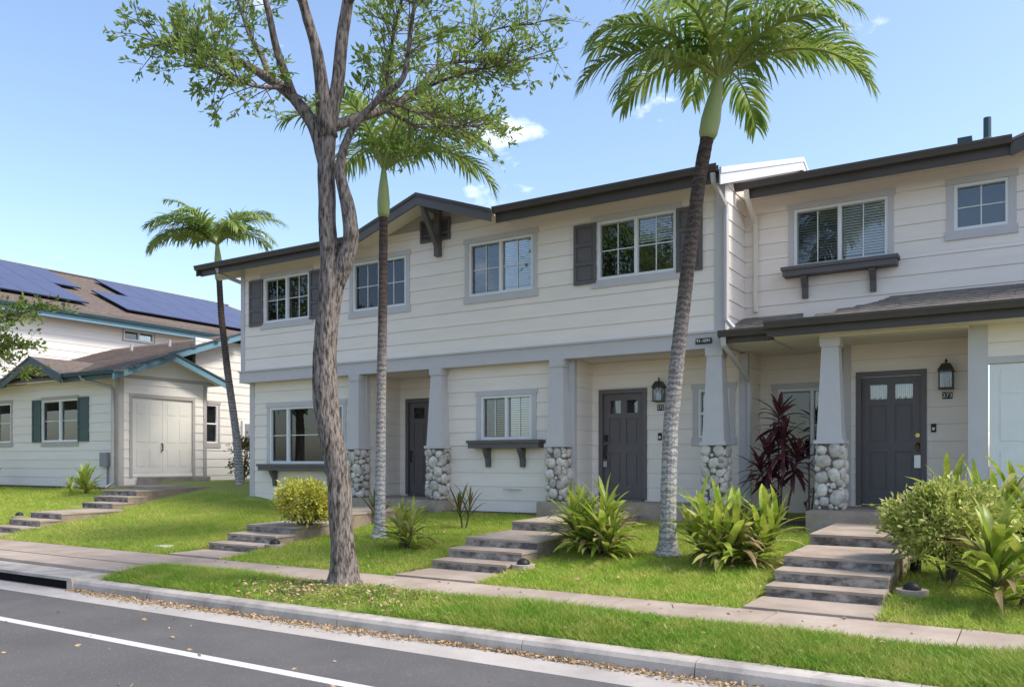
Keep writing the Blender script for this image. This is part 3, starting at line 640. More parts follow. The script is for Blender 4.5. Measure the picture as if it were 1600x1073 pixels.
# gable bracket and louvre
br = MB(); F_ = S(13.2)
br.box(F_, -9.985, -9.865, .012, .12, 5.68, 6.62); br.box(F_, -9.975, -9.875, .1201, .56, 6.52, 6.63)
Fs = Fr((-9.925, 13.2), (0, -1), (1, 0)); br.prism(Fs, [(.12, 5.98), (.12, 5.84), (.55, 6.45), (.55, 6.519), (.48, 6.519)], -.045, .045)
br.build('gable_bracket', 'char', T)
lv = MB(); ring(lv, F_, -10.39, -9.65, 6.0, 6.44, .05, .012, .05); lo_ = lv.build('gable_louvre', 'char', T)
MB().box(F_, -10.34, -9.70, .002, .014, 6.05, 6.39).build('louvre_back', 'char', lo_)
for i in range(8): z = 6.06+i*.041; MB().hexa([F_.p(-10.335, .045, z), F_.p(-9.705, .045, z), F_.p(-9.705, .035, z), F_.p(-10.335, .035, z), F_.p(-10.335, .028, z+.034), F_.p(-9.705, .028, z+.034), F_.p(-9.705, .018, z+.034), F_.p(-10.335, .018, z+.034)]).build('slat', 'char', lo_)
# 273 upper eave
MB().slab([(-4.05, 13.84, 6.2), (3, 13.84, 6.2), (3, 19, 6.2+sl_*5.16), (-4.05, 19, 6.2+sl_*5.16)], .05).build('roof', 'shingle_grey', T)
MB().slab([(-4.04, 13.86, 6.15), (3, 13.86, 6.15), (3, 19, 6.15+sl_*5.14), (-4.04, 19, 6.15+sl_*5.14)], .03).build('soffit', 'soffit', T)
MB().box(S(13.84), -4.02, -.18, 0, .03, 6.0, 6.15).build('fascia', 'gutter', T); gutter(T, S(13.84), -4.22, -.2, 6.25, .155)
rake(T, S(13.80), ((-.22, 6.16), (1.6, 6.78)), .19, .04, 'gutter'); rake(T, S(13.8), ((1.6, 6.78), (3.4, 6.16)), .19, .04, 'gutter')
MB().slab([(-.22, 13.78, 6.22), (1.6, 13.78, 6.84), (1.6, 16, 6.84), (-.22, 16, 6.22)], .04).build('roof', 'shingle_grey', T)
MB().tube([(-.55, 14.9, 6.5), (-.55, 14.9, 6.98)], .055, 10).build('vent_pipe', 'teal', T); MB().tube([(-.55, 14.9, 6.5), (-.55, 14.9, 6.62), (-.55, 14.9, 6.66)], [.13, .12, .07], 10).build('vent_flashing', 'gutter', T)
MB().wbox(-.95, -.75, 14.7, 14.9, 6.5, 6.68).build('roof_vent', 'teal', T)
# porch roof of 273, hipped at the left
e0, e1, z0_, yt = -3.37, 3.0, 3.66, 14.335; rise = .355*(yt-12.7)
MB().slab([(e0, 12.7, z0_), (e1, 12.7, z0_), (e1, yt, z0_+rise), (e0+1.72, yt, z0_+rise)], .05).build('porch_roof', 'shingle_grey', T)
MB().slab([(e0, yt, z0_), (e0, 12.7, z0_), (e0+1.72, yt, z0_+rise)], .05).build('porch_roof', 'shingle_grey', T)
MB().slab([(-4.18, 13.02, 3.64), (-3.2, 13.02, 3.64), (-3.2, yt, 3.64+.355*1.31), (-4.18, yt, 3.64+.355*1.31)], .05).build('porch_roof', 'shingle_grey', T)
up = Vector((0, 1, .355)); prf = bpy.data.objects['porch_roof']
shingles(prf, (e0+.02, 12.69, z0_), (1, 0, 0), up, 5.4, 12, .3, 'shingle_grey', skip=lambda a, r: a > .16+r*.96)
shingles(prf, (-4.16, 13.01, 3.64), (1, 0, 0), up, .85, 9, .3, 'shingle_grey')
MB().wbox(-4.17, -3.3, 13.05, 15.0, 3.50, 3.56).build('porch_ceiling', 'soffit', T); MB().wbox(-3.3, 3, 12.74, 15.0, 3.505, 3.57).build('porch_ceiling', 'soffit', T)
MB().wbox(-2.66, -.70, 12.97, 13.27, 3.47, 3.504).build('porch_beam', 'soffit', T)
MB().box(S(12.7), e0, e1, -.02, .012, 3.50, 3.655).build('fascia', 'gutter', T); gutter(T, S(12.7), e0-.02, e1, 3.73, .135)
MB().box(S(13.02), -4.17, e0, -.02, .012, 3.50, 3.635).build('fascia', 'gutter', T); gutter(T, S(13.02), -4.2, e0-.03, 3.70, .13)
MB().wbox(e0, e0+.02, 12.72, 14.3, 3.5, 3.655).build('fascia', 'gutter', T)
# downspouts
downspout(T, [(-4.2, 12.66, 6.14), (-4.2, 12.70, 6.02), (-4.13, 13.11, 5.72), (-4.13, 13.13, 5.6), (-4.13, 13.13, 3.9), (-4.02, 13.16, 3.76)])
downspout(T, [(-3.98, 13.72, 6.13), (-3.98, 13.76, 6.0), (-3.98, 14.25, 5.72), (-3.98, 14.28, 5.6), (-3.98, 14.28, 4.18)], 'soffit')
downspout(T, [(-4.12, 12.93, 3.59), (-4.12, 12.95, 3.48), (-4.03, 14.02, 3.0), (-4.03, 14.08, 2.9), (-4.03, 14.08, .7)])
downspout(T, [(-16.0, 12.7, 6.12), (-16.0, 12.74, 6.0), (-15.82, 13.3, 5.85), (-15.80, 13.4, 5.75), (-15.80, 13.4, 3.8)])
MB().tube([W1.p(-8.33, .02, 1.09), W1.p(-8.33, .09, 1.09)], .014, 6).build('hose_bib', 'steel', T); MB().tube([W1.p(-8.5, .07, 1.10), W1.p(-8.1, .07, 1.09)], .012, 6).build('hose_bib', 'steel', T)
# ------------------------------------------------------------------ left house with teal trim
L = thing('neighbour_house', (-24, 15, .9), 'pale two-storey house with teal gutters and solar panels', 'building')
FA = S(13.4); XA = -20.9
wall(L, FA, -40, XA, .5, 3.95, [(-24.70, -22.81, 2.21, 3.42), (-28.2, -26.41, 2.22, 3.42)], zref=.93, ex=.255, m='lsiding')
window(L, FA, -24.70, -22.81, 2.21, 3.42, blind=(0, .97), grid=(1, 2), tm='ltrim', sides=False, side_w=.0)
window(L, FA, -28.2, -26.41, 2.22, 3.42, blind=(.9, .9), grid=(1, 2), tm='ltrim')
shutter(L, FA, -25.18, -24.71, 2.2, 3.45, 'lshut'); shutter(L, FA, -22.80, -22.29, 2.2, 3.45, 'lshut')
wall(L, E_(XA), 13.4, 16.2, .6, 3.92, [(13.78, 15.70, 1.3, 3.41)], zref=.96, ex=.255, m='lsiding', clip=(14.81, 4.6, .36))
for a0, a1 in ((13.40, 13.52), (16.09, 16.2)): MB().box(E_(XA), a0, a1, 0, .03, .95, 3.9).build('corner_board', 'ltrim', L)
MB().box(FA, -21.03, -20.88, 0, .03, .95, 3.9).build('corner_board', 'ltrim', L)
t = MB(); F_ = E_(XA)
t.box(F_, 13.69, 13.775, -.05, .034, 1.2, 3.5); t.box(F_, 15.705, 15.79, -.05, .034, 1.2, 3.5); t.box(F_, 13.775, 15.705, -.05, .033, 3.415, 3.5)
dd = t.build('double_door', 'ltrim', L)
for a0 in (13.78, 14.742):
    d = MB().box(F_, a0, a0+.955, -.05, -.01, 1.32, 3.41).build('door_leaf', 'cream', dd)
    for q0, q1 in ((1.5, 1.98), (2.18, 2.86), (2.96, 3.26)):
        for s0 in (.14, .55):
            MB().box(F_, a0+s0, a0+s0+.27, -.0099, -.002, q0, q1).build('panel', 'cream', dd)
MB().tube([F_.p(14.70, -.01, 2.15), F_.p(14.70, .05, 2.13), F_.p(14.70, .05, 1.96), F_.p(14.70, -.01, 1.93)], .018, 6).build('handle', 'black', dd)
MB().box(F_, 13.7, 15.8, -.1, .0, .6, 1.315).build('sill_block', 'lsiding', L)
wall(L, E_(-21.4), 16.2, 24, .6, 5.4, [(16.55, 17.0, 2.21, 3.40)], zref=.96, ex=.255, m='lsiding')
window(L, E_(-21.4), 16.55, 17.0, 2.21, 3.40, kind='hung', grid=(1, 1), tm='ltrim', side_w=.09)
pb = MB().box(E_(-21.4), 17.9, 18.35, .01, .09, 2.25, 2.95).build('meter_panel', 'white', L); MB().box(E_(-21.4), 18.0, 18.24, .0905, .11, 2.35, 2.85).build('panel_face', 'screen', pb)
MB().box(FA, -21.62, -21.28, .012, .12, 1.49, 1.88).build('meter_box', 'screen', L); MB().tube([FA.p(-21.35, .05, 1.5), FA.p(-21.35, .05, .9)], .025, 6).build('conduit', 'screen', L)
# wing roof: one street slope, small gable over the doors nested under the big one
slp = .36
def ropl(y): return 3.93+slp*(y-12.98)
MB().slab([(-40, 12.98, 3.99), (-20.5, 12.98, 3.99), (-20.5, 14.81, ropl(14.81)+.06), (-21.0, 14.81, ropl(14.81)+.06), (-21.0, 17.7, ropl(17.7)+.06), (-40, 17.7, ropl(17.7)+.06)], .05).build('wing_roof', 'shingle', L)
MB().slab([(-22, 14.81, ropl(14.81)+.06), (-20.5, 14.81, ropl(14.81)+.06), (-20.5, 16.64, 3.99), (-22, 16.64, 3.99)], .05).build('wing_roof', 'shingle', L)
MB().slab([(-40, 17.7, ropl(17.7)+.06), (-21.0, 17.7, ropl(17.7)+.06), (-21.0, 24, ropl(11.4)+.06), (-40, 24, ropl(11.4)+.06)], .05).build('wing_roof', 'shingle', L)
wr = bpy.data.objects['wing_roof']
shingles(wr, (-30, 12.99, 3.99), (1, 0, 0), (0, 1, slp), 9.5, 33, .45, 'shingle', skip=lambda a, r: (a < 8.95 or r < 1.9))
MB().slab([(-40, 13.0, 3.935), (-20.55, 13.0, 3.935), (-20.55, 14.81, ropl(14.81)+.0), (-40, 14.81, ropl(14.81)+.0)], .03).build('soffit', 'soffit', L)
MB().slab([(-22, 14.81, ropl(14.81)), (-20.55, 14.81, ropl(14.81)), (-20.55, 16.6, 3.94), (-22, 16.6, 3.94)], .03).build('soffit', 'soffit', L)
rake(L, E_(-20.5), ((12.95, 3.97), (14.81, 4.64)), .17, .035, 'ltblue'); rake(L, E_(-20.5), ((14.81, 4.64), (16.68, 3.97)), .17, .035, 'ltblue')
rake(L, E_(-20.48), ((12.95, 4.03), (14.81, 4.70)), .055, .04, 'teal', 'drip_edge'); rake(L, E_(-20.48), ((14.81, 4.70), (16.68, 4.03)), .055, .04, 'teal', 'drip_edge')
rake(L, E_(-21.0), ((15.0, 4.72), (17.7, 5.69)), .19, .035, 'ltblue'); rake(L, E_(-20.98), ((15.0, 4.76), (17.7, 5.73)), .05, .04, 'teal', 'drip_edge')
gutter(L, S(12.98), -22.85, -20.5, 4.07, .13, 'teal'); gutter(L, S(12.98), -40, -25.9, 4.07, .13, 'teal')
MB().box(S(12.98), -22.85, -20.52, -.01, .02, 3.84, 3.985).build('fascia', 'teal', L); MB().box(S(12.98), -40, -25.9, -.01, .02, 3.84, 3.985).build('fascia', 'teal', L)
# small gable over the shuttered window
for s in (-1, 1):
    e = (-24.3+s*1.58, 4.0); pk = (-24.3, 4.60)
    c4 = [(e[0], 12.86, e[1]+.05), (pk[0], 12.86, pk[1]+.05), (pk[0], 14.8, pk[1]+.05), (e[0], 13.1, e[1]+.05)]
    if s > 0: c4 = [c4[1], c4[0], c4[3], c4[2]]
    MB().slab(c4, .05).build('gablet_roof', 'shingle', L); MB().slab([(p[0], p[1]+.02, p[2]-.055) for p in c4], .03).build('soffit', 'soffit', L)
    p0, p1 = (e, pk) if s < 0 else (pk, e)
    rake(L, S(12.86), (p0, p1), .2, .035, 'teal'); rake(L, S(12.84), ((p0[0], p0[1]+.06), (p1[0], p1[1]+.06)), .06, .035, 'teal', 'drip_edge')
MB().prism(S(13.4), [(-25.6, 3.95), (-23.0, 3.95), (-24.3, 4.5)], -.1, 0).build('gablet_wall', 'lsiding', L)
downspout(L, [(-21.9, 12.9, 3.98), (-21.9, 12.95, 3.88), (-21.12, 13.31, 3.66), (-21.08, 13.33, 3.55), (-21.08, 13.33, 1.05), (-21.15, 13.15, .93)], 'ltrim')
for x in (-25.2, -23.2): MB().tube([(x, 16.6, 5.2), (x, 16.6, 5.5)], .05, 8).build('vent_pipe', 'ltrim', L)
# second storey
wall(L, E_(-27.9), 10.0, 30.6, 4.0, 6.5, [(18.06, 19.28, 6.08, 6.44)], zref=3.9, ex=.255, m='lsiding')
window(L, E_(-27.9), 18.06, 19.28, 6.08, 6.44, grid=(1, 1), tm='ltrim', side_w=.06, hv=.0, sv=.07)
MB().box(S(10.0), -40, -27.9, -.1, 0, 3.5, 6.5).build('front_wall', 'lsiding', L)
rs = .42; zr_ = 6.6+rs*6.7
MB().slab([(-27.4, 9.4, 6.66), (-27.4, 31.2, 6.66), (-34.1, 27.7, zr_+.06), (-34.1, 9.4, zr_+.06)], .06).build('main_roof', 'shingle', L)
MB().slab([(-27.4, 31.2, 6.66), (-40.8, 31.2, 6.66), (-34.1, 27.7, zr_+.06)], .06).build('main_roof', 'shingle', L)
MB().slab([(-34.1, 9.4, zr_+.06), (-34.1, 27.7, zr_+.06), (-40.8, 31.2, 6.66), (-40.8, 9.4, 6.66)], .06).build('main_roof', 'shingle', L)
mr_ = bpy.data.objects['main_roof']
shingles(mr_, (-27.39, 13, 6.66), (0, 1, 0), (-1, 0, rs), 16, 6, .55, 'shingle')
MB().slab([(-27.42, 9.5, 6.6), (-27.42, 31, 6.6), (-28.1, 31, 6.89), (-28.1, 9.5, 6.89)], .03).build('soffit', 'soffit', L)
gutter(L, E_(-27.4), 9.4, 31.2, 6.70, .13, 'teal'); MB().box(E_(-27.4), 9.4, 31.2, -.01, .012, 6.42, 6.6).build('fascia', 'ltblue', L)
MB().wbox(-34.2, -34.0, 9.4, 27.7, zr_+.05, zr_+.10).build('ridge_cap', 'shingle', L)
# solar arrays, panel by panel
def solar(y0, cols, x_lo, rows):
    uu = Vector((0, 1, 0)); uv = Vector((-1, 0, rs)).normalized(); nn = uu.cross(uv).normalized()
    ar = thing('solar_array', (x_lo, y0, 6.6+rs*(-27.4-x_lo)), None, None)
    return ar, uu, uv, nn
def solar_array(y0s, cols, x_lo, rows, pw, ph, label):
    uu = Vector((0, 1, 0)); uv = Vector((-1, 0, rs)).normalized(); nn = uu.cross(uv).normalized()
    base = Vector((x_lo, y0s[0], 6.66+rs*(-27.4-x_lo)))
    ar = thing('solar_array', base, label, 'solar panels', 'rooftop solar arrays')
    for r in range(rows):
        for c in range(cols[r]):
            p = Vector((x_lo, y0s[r], 6.66+rs*(-27.4-x_lo)))+uv*(r*(ph+.004))+uu*(c*(pw+.004))+nn*.14
            pts = [p, p+uu*pw, p+uu*pw+uv*ph, p+uv*ph]
            b = MB(); b.hexa([q-nn*.045 for q in pts]+pts); po = b.build('solar_panel', 'solarframe', ar)
            pts = [p+uu*.008+uv*.008, p+uu*(pw-.008)+uv*.008, p+uu*(pw-.008)+uv*(ph-.008), p+uu*.008+uv*(ph-.008)]
            MB().hexa([q+nn*.0005 for q in pts]+[q+nn*.003 for q in pts]).build('cell_sheet', 'solar', po)
    b = MB()
    for r in range(rows):
        for t_ in (.25, .75):
            p = Vector((x_lo, y0s[r], 6.66+rs*(-27.4-x_lo)))+uv*(r*(ph+.02)+ph*t_)+nn*.05; q = p+uu*(cols[r]*(pw+.02)); b.tube([p, q], .03, 4)
    b.build('mount_rail', 'solarframe', ar)
solar_array([11.75, 11.75], [5, 6], -28.75, 2, 1.096, 2.56, 'flat dark solar array beside the bare shingle strip, cut off by leafy branch')
solar_array([18.75, 20.3], [8, 6], -28.75, 2, 1.096, 2.56, 'long dark solar array ending near the roof hip behind the palm')
# ------------------------------------------------------------------ vegetation
def leaf_mesh(name, L_, W_, droop, m, fold=.25, n=6, curl=0):
    vs = []; fs = []; x = z = 0; a = 0
    for i in range(n+1):
        t = i/n; wd = W_*max(.02, math.sin(math.pi*min(1, t*.86+.10))**.8)*(1 if t < .97 else .3)
        vs += [(x, -wd/2, z+fold*wd*.5), (x, 0, z), (x, wd/2, z+fold*wd*.5)]
        a = droop*(t**1.6); x += L_/n*math.cos(a); z -= L_/n*math.sin(a)
    for i in range(n):
        k = i*3; fs += [(k, k+3, k+4, k+1), (k+1, k+4, k+5, k+2)]
    return meshdata(name, vs, fs, m)
TI = [leaf_mesh('leaf', 1, .12+.018*(k % 3), .35+.3*k, 'ti') for k in range(5)]+[leaf_mesh('leaf', 1, .13, 1.0, 'tipale'), leaf_mesh('leaf', 1, .11, 1.7, 'tidry')]
RED = [leaf_mesh('leaf', 1, .19, .3+.25*k, 'redti') for k in range(4)]
SPK = [leaf_mesh('leaf', 1, .085, .15+.15*k, 'spike', fold=.5) for k in range(4)]
def rosette(root, base, heads, meshes, Lr, n, stem_m='twig', elr=(15, 80), seed=0, hang=0):
    """ti plant: bare stems from the base, each with a spiral of long leaves near its top"""
    r = random.Random(seed); base = Vector(base)
    for (dx, dy, h, lo) in heads:
        top = base+Vector((dx, dy, h)); foot = base+Vector((dx*.35, dy*.35, 0))
        MB().tube([foot, foot.lerp(top, .5)+Vector((r.uniform(-.02, .02), r.uniform(-.02, .02), 0)), top], [.018, .015, .01], 6).build('stem', stem_m, root)
        for i in range(n):
            t = i/(n-1); p = foot.lerp(top, lo+(1-lo)*t); az = i*2.4+r.uniform(-.4, .4); el = R(elr[0]+(elr[1]-elr[0])*t**1.3+r.uniform(-10, 10))
            s = r.uniform(*Lr)*(1-.25*t if t > .8 else 1)
            k = r.randrange(len(meshes)) if t < .75 else r.randrange(max(1, len(meshes)//2))
            inst('leaf', meshes[k], root, p, (r.uniform(-.3, .3), -el, az), (s, s, s))
def ti(name, base, heads, meshes, Lr, n, label, cat='plant', group=None, **k):
    root = thing(name, base, label, cat, group); rosette(root, base, heads, meshes, Lr, n, **k); return root
def hd(n, sp, h0, h1, lo, seed):
    r = random.Random(seed); return [(sp*r.uniform(-1, 1), sp*.7*r.uniform(-1, 1), r.uniform(h0, h1), lo) for _ in range(n)]
ti('ti_plant', (-4.85, 9.9, .39), hd(12, .5, .3, .68, .1, 1), TI, (.46, .74), 17, 'broad bright green ti clump between the middle steps and the leaning palm', seed=1)
ti('ti_plant', (-3.08, 9.85, .38), hd(13, .52, .25, .72, .1, 2), TI, (.46, .74), 17, 'big yellow-green ti clump right of the leaning palm trunk', seed=2)
ti('ti_plant', (-7.72, 9.45, .35), hd(5, .2, .2, .5, .1, 3), TI, (.4, .62), 15, 'small green ti plant beside the slim straight palm', seed=3)
ti('ti_plant', (-.14, 8.85, .29), hd(6, .26, .3, .7, .1, 4), TI, (.5, .8), 15, 'tall ti plant with arching leaves in front of the pruned shrub', seed=4, elr=(25, 85))
ti('ti_plant', (-.3, 11.6, .55), hd(12, .6, .3, .75, .15, 5), TI, (.5, .75), 16, 'wide ti clump growing against the closet door', seed=5)
ti('spiky_plant', (-8.02, 11.33, .51), [(-.1, 0, .3, .5), (.1, .04, .34, .5)], SPK, (.4, .62), 12, 'thin upright spiky plant under the blinds window', seed=6, elr=(50, 88), stem_m='twig')
ti('spiky_plant', (-9.95, 11.3, .51), [(0, 0, .3, .4), (.1, .1, .2, .4)], SPK, (.35, .55), 10, 'spiky plant half hidden behind the slim palm', seed=7, elr=(45, 88))
ti('purple_ti_plant', (-3.42, 13.55, .66), [(-.16, 0, 1.15, .68), (.12, -.08, 1.4, .72), (0, .05, 1.8, .78), (.3, .06, 1.1, .68), (-.3, .05, .9, .66)], RED, (.36, .5), 34, 'dark purple ti plant by the porch of door 273', seed=8, elr=(-35, 75))
ti('purple_ti_plant', (-2.86, 13.2, .66), [(0, 0, .95, .8), (.08, 0, .6, .7), (-.06, .05, .35, .6)], RED, (.12, .2), 5, 'thin bare-stemmed dark plant left of the stone pier by door 273', seed=9, elr=(20, 80))
ti('ti_plant', (-20.6, 12.3, .80), hd(5, .18, .15, .4, .1, 10), TI[:4], (.45, .68), 10, 'bright green ti plant by the meter box of the teal-trimmed house', seed=10, elr=(35, 85))
ti('ti_plant', (-21.5, 12.4, .78), hd(2, .1, .1, .2, .1, 11), TI[:4], (.35, .5), 8, 'smaller green ti plant near the raised walk of the teal-trimmed house', seed=11, elr=(35, 85))
ti('ti_plant', (-26.0, 12.5, .83), hd(4, .2, .1, .4, .1, 12), SPK, (.5, .8), 9, 'narrow-leaved plant below the far window of the teal-trimmed house', seed=12, elr=(40, 85))
def leafcloud(name, pts, dirs, size, m, parent, ratio=.45, seed=0, jit=.9):
    """one mesh of small folded leaves at the given points"""
    r = np.random.default_rng(seed); n = len(pts); p = np.array(pts, dtype=float); d = np.array(dirs, dtype=float)
    d = d+r.normal(0, jit, (n, 3))*.6; d /= np.linalg.norm(d, axis=1)[:, None]
    s = np.cross(d, r.normal(0, 1, (n, 3))); s /= np.linalg.norm(s, axis=1)[:, None]; nn = np.cross(d, s)
    L_ = (size*(.65+.7*r.random(n)))[:, None]; W_ = L_*ratio/2
    v = np.stack([p, p+d*L_*.5+s*W_+nn*W_*.35, p+d*L_-nn*L_*.08, p+d*L_*.5-s*W_+nn*W_*.35], 1).reshape(-1, 3)
    o = v.mean(0); o[2] = v[:, 2].min(); v = v-o
    idx = np.arange(n)*4; tri = np.stack([idx, idx+1, idx+2, idx, idx+2, idx+3], 1).reshape(-1, 3)
    me = bpy.data.meshes.new(name); me.vertices.add(len(v)); me.vertices.foreach_set('co', v.astype(np.float32).ravel())
    me.loops.add(tri.size); me.loops.foreach_set('vertex_index', tri.ravel().astype(np.int32))
    me.polygons.add(len(tri)); me.polygons.foreach_set('loop_start', (np.arange(len(tri))*3).astype(np.int32)); me.polygons.foreach_set('loop_total', np.full(len(tri), 3, np.int32))
    me.update(calc_edges=True); me.materials.append(M[m]); me.validate()
    return link(bpy.data.objects.new(name, me), parent, o)
def shrub(base, rx, rz, zc, n, m, label, size=.07, nst=9, seed=0, flat=.0, ry=None):
    r = random.Random(seed); base = Vector(base); ry = ry or rx*.85
    root = thing('shrub', base, label, 'shrub'); pts = []; dirs = []; b = MB(); tips = []
    for i in range(nst*6):
        th = r.uniform(0, 6.283); ph = math.acos(r.uniform(-.75, 1)); q = r.uniform(.72, 1.0)
        t = Vector((rx*q*math.sin(ph)*math.cos(th), ry*q*math.sin(ph)*math.sin(th), zc+rz*q*math.cos(ph)))
        if flat and t.z > zc+rz*flat: t.z = zc+rz*flat+r.uniform(-.05, .03)
        tips.append(t)
    for i, t in enumerate(tips):
        if i % 6 == 0: b.tube([base+Vector((t.x*.08, t.y*.08, -.02)), base+Vector((t.x*.35, t.y*.35, t.z*.45)), base+t*.93], [.016, .011, .005], 5)
        else: b.tube([base+Vector((t.x*.3, t.y*.3, t.z*.42)), base+t*.95], [.007, .003], 4)
    for i in range(n):
        t = r.choice(tips); j = Vector((r.gauss(0, .07), r.gauss(0, .07), r.gauss(0, .055))); p = t*r.uniform(.86, 1.02)+j
        pts.append(base+p); dirs.append(Vector((p.x, p.y, (p.z-zc)+.12)).normalized())
    b.build('branches', 'twig', root); leafcloud('foliage', pts, dirs, size, m, root, seed=seed); return root
shrub((-.72, 9.75, .37), .56, .40, .62, 11500, 'hedge', 'pruned flat-topped variegated shrub beside the steps to door 273', .062, 12, 3, flat=.75)
shrub((-10.1, 9.75, .38), .46, .34, .60, 5200, 'varieg', 'yellow-green variegated shrub behind the street tree', .07, 8, 4, flat=.85)
shrub((-18.3, 15.4, 1.0), .45, .6, .75, 900, 'brownleaf', 'bronze-leaved shrub behind the thin palm by the side walk', .09, 6, 5)
# --- palms
def frond_mesh(Lf, el0, el1, r, lw=.5, tw=0):
    n = 16; pts = []; p = Vector((0, 0, 0)); 
    for i in range(n+1):
        t = i/n; e = el0+(el1-el0)*t**1.25; pts.append((p.copy(), e)); p = p+Vector((math.cos(e), 0, math.sin(e)))*(Lf/n)
    b = MB(); b.tube([q for q, e in pts], [.022*(1-.85*i/n)+.003 for i in range(n+1)], 5, cap=False); nr = len(b.f)
    m = 44
    for s in (-1, 1):
        for k in range(m):
            t = .14+.86*(k+r.uniform(-.3, .3))/m; t = min(max(t, .12), 1); f = t*n; i = min(int(f), n-1); q = pts[i][0].lerp(pts[i+1][0], f-i); e = pts[i][1]
            fw = Vector((math.cos(e), 0, math.sin(e))); upv = Vector((-math.sin(e), 0, math.cos(e))); sd = Vector((0, s, 0))
            ll = lw*(math.sin(math.pi*(.16+.74*t))**.75)*r.uniform(.85, 1.1); ang = R(62-32*t+r.uniform(-7, 7))
            d = (fw*math.cos(ang)+sd*math.sin(ang)+upv*r.uniform(.1, .45)).normalized(); w = .016+.008*r.random()
            c = [q]; dd = d.copy(); g = r.uniform(.25, .62)
            for h in range(4): c.append(c[-1]+dd*(ll/4)); dd = (dd+Vector((r.uniform(-.06, .06), 0, -g))).normalized()
            wd = [w*.6, w, w*.95, w*.6, .002]; side = d.cross(upv).normalized()
            vs = []
            for cc, ww in zip(c, wd): vs += [cc-side*ww, cc+side*ww]
            b.add(vs, [(2*h, 2*h+1, 2*h+3, 2*h+2) for h in range(4)])
    me = bpy.data.meshes.new('frond'); me.from_pydata(b.v, [], b.f); me.materials.append(M['frond']); me.materials.append(M['rachis'])
    me.polygons.foreach_set('material_index', [1]*nr+[0]*(len(b.f)-nr)); return me
def palm(base, path, r0, r1, shaft, fronds, label, seed, scale=1, lw=.62):
    r = random.Random(seed); root = thing('palm_tree', base, label, 'palm tree'); pts = [Vector(base)]+[Vector(p) for p in path]
    dense = []; 
    for a, b in zip(pts, pts[1:]):
        k = max(2, int((b-a).length/.045))
        dense += [a.lerp(b, i/k) for i in range(k)]
    dense.append(pts[-1])
    for _ in range(12): dense = [dense[0]]+[(dense[i-1]+dense[i]*2+dense[i+1])/4 for i in range(1, len(dense)-1)]+[dense[-1]]
    n = len(dense); rad = []
    for i in range(n):
        t = i/(n-1); q = r0+(r1-r0)*t; q += r0*.75*math.exp(-t*60)+r0*.12*math.exp(-t*12); rad.append(q*(1+.03*(i % 2)+r.uniform(-.03, .03)))
    MB().tube(dense, rad, 14).build('trunk', 'palm', root, smooth=False)
    top = pts[-1]; dr_ = (pts[-1]-pts[-2]).normalized(); sh = [top+dr_*(shaft*t) for t in (-.03, .05, .3, .6, .85, 1.0)]
    MB().tube(sh, [r1*1.15, r1*1.42, r1*1.5, r1*1.2, r1*.8, r1*.58], 14).build('crownshaft', 'shaft', root, smooth=True)
    ct = top+dr_*shaft*.97
    for (az, e0, e1, Lf) in fronds:
        inst('frond', frond_mesh(Lf*scale, R(e0), R(e1), r, lw*scale), root, ct, (r.uniform(-.15, .15), 0, R(az)))
    MB().tube([ct-dr_*.05, ct+dr_*.5*scale+Vector((.03, 0, 0))], [.02, .004], 6).build('spear_leaf', 'rachis', root)
    return root
# azimuths in world degrees: image right is about 32, away from the camera about 122
frA = [(212, 40, -62, 2.15), (190, 62, -35, 2.2), (238, 25, -75, 1.9), (32, 48, -50, 2.3), (12, 30, -72, 2.25), (60, 62, -35, 2.3), (345, 45, -65, 2.1), (300, 62, -50, 2.1), (262, 55, -60, 2.0), (122, 55, -40, 2.2), (160, 48, -50, 2.1), (90, 40, -60, 2.1), (20, 76, -10, 2.2), (215, 78, -10, 2.1), (225, 55, -55, 2.2), (0, 60, -55, 2.2)]
palm((-3.98, 10.2, .40), [(-3.97, 10.2, 1.2), (-3.94, 10.2, 2.1), (-3.83, 10.2, 3.1), (-3.69, 10.2, 4.25), (-3.54, 10.2, 5.3), (-3.45, 10.2, 5.72)], .102, .082, .72, frA, 'leaning palm with pale ringed trunk between two ti clumps', 21, .92)
frB = [(32, 62, -45, 2.3), (15, 45, -65, 2.2), (50, 74, -30, 2.3), (330, 55, -60, 2.0), (212, 65, -30, 2.0), (195, 78, -10, 2.0), (120, 65, -35, 2.0), (75, 55, -50, 2.1), (280, 66, -45, 1.9), (160, 55, -45, 1.9), (25, 80, 0, 2.2), (40, 38, -72, 2.1)]
palm((-8.86, 10.18, .40), [(-8.84, 10.18, 1.6), (-8.82, 10.18, 3.0), (-8.79, 10.18, 4.3), (-8.78, 10.18, 5.55)], .082, .068, .75, frB, 'slim straight palm standing between the first two porch columns', 22)
frC = [(212, 35, -60, 2.0), (195, 60, -20, 2.0), (232, 30, -70, 1.9), (32, 50, -30, 2.0), (15, 35, -55, 1.9), (60, 68, -10, 1.9), (340, 40, -50, 1.8), (280, 60, -40, 1.7), (120, 55, -30, 1.9), (160, 50, -40, 1.9), (90, 45, -40, 1.9), (210, 70, 0, 1.9), (0, 55, -40, 1.9), (203, 42, -62, 2.2), (222, 55, -45, 2.1), (245, 48, -60, 1.9), (180, 55, -50, 2.0)]
palm((-17.34, 14.5, .82), [(-17.5, 14.5, 2.3), (-17.85, 14.5, 4.0), (-18.1, 14.5, 5.5), (-18.18, 14.5, 6.45)], .105, .075, .95, frC, 'thin curving palm rising between the two houses', 23, 1.0, .6)
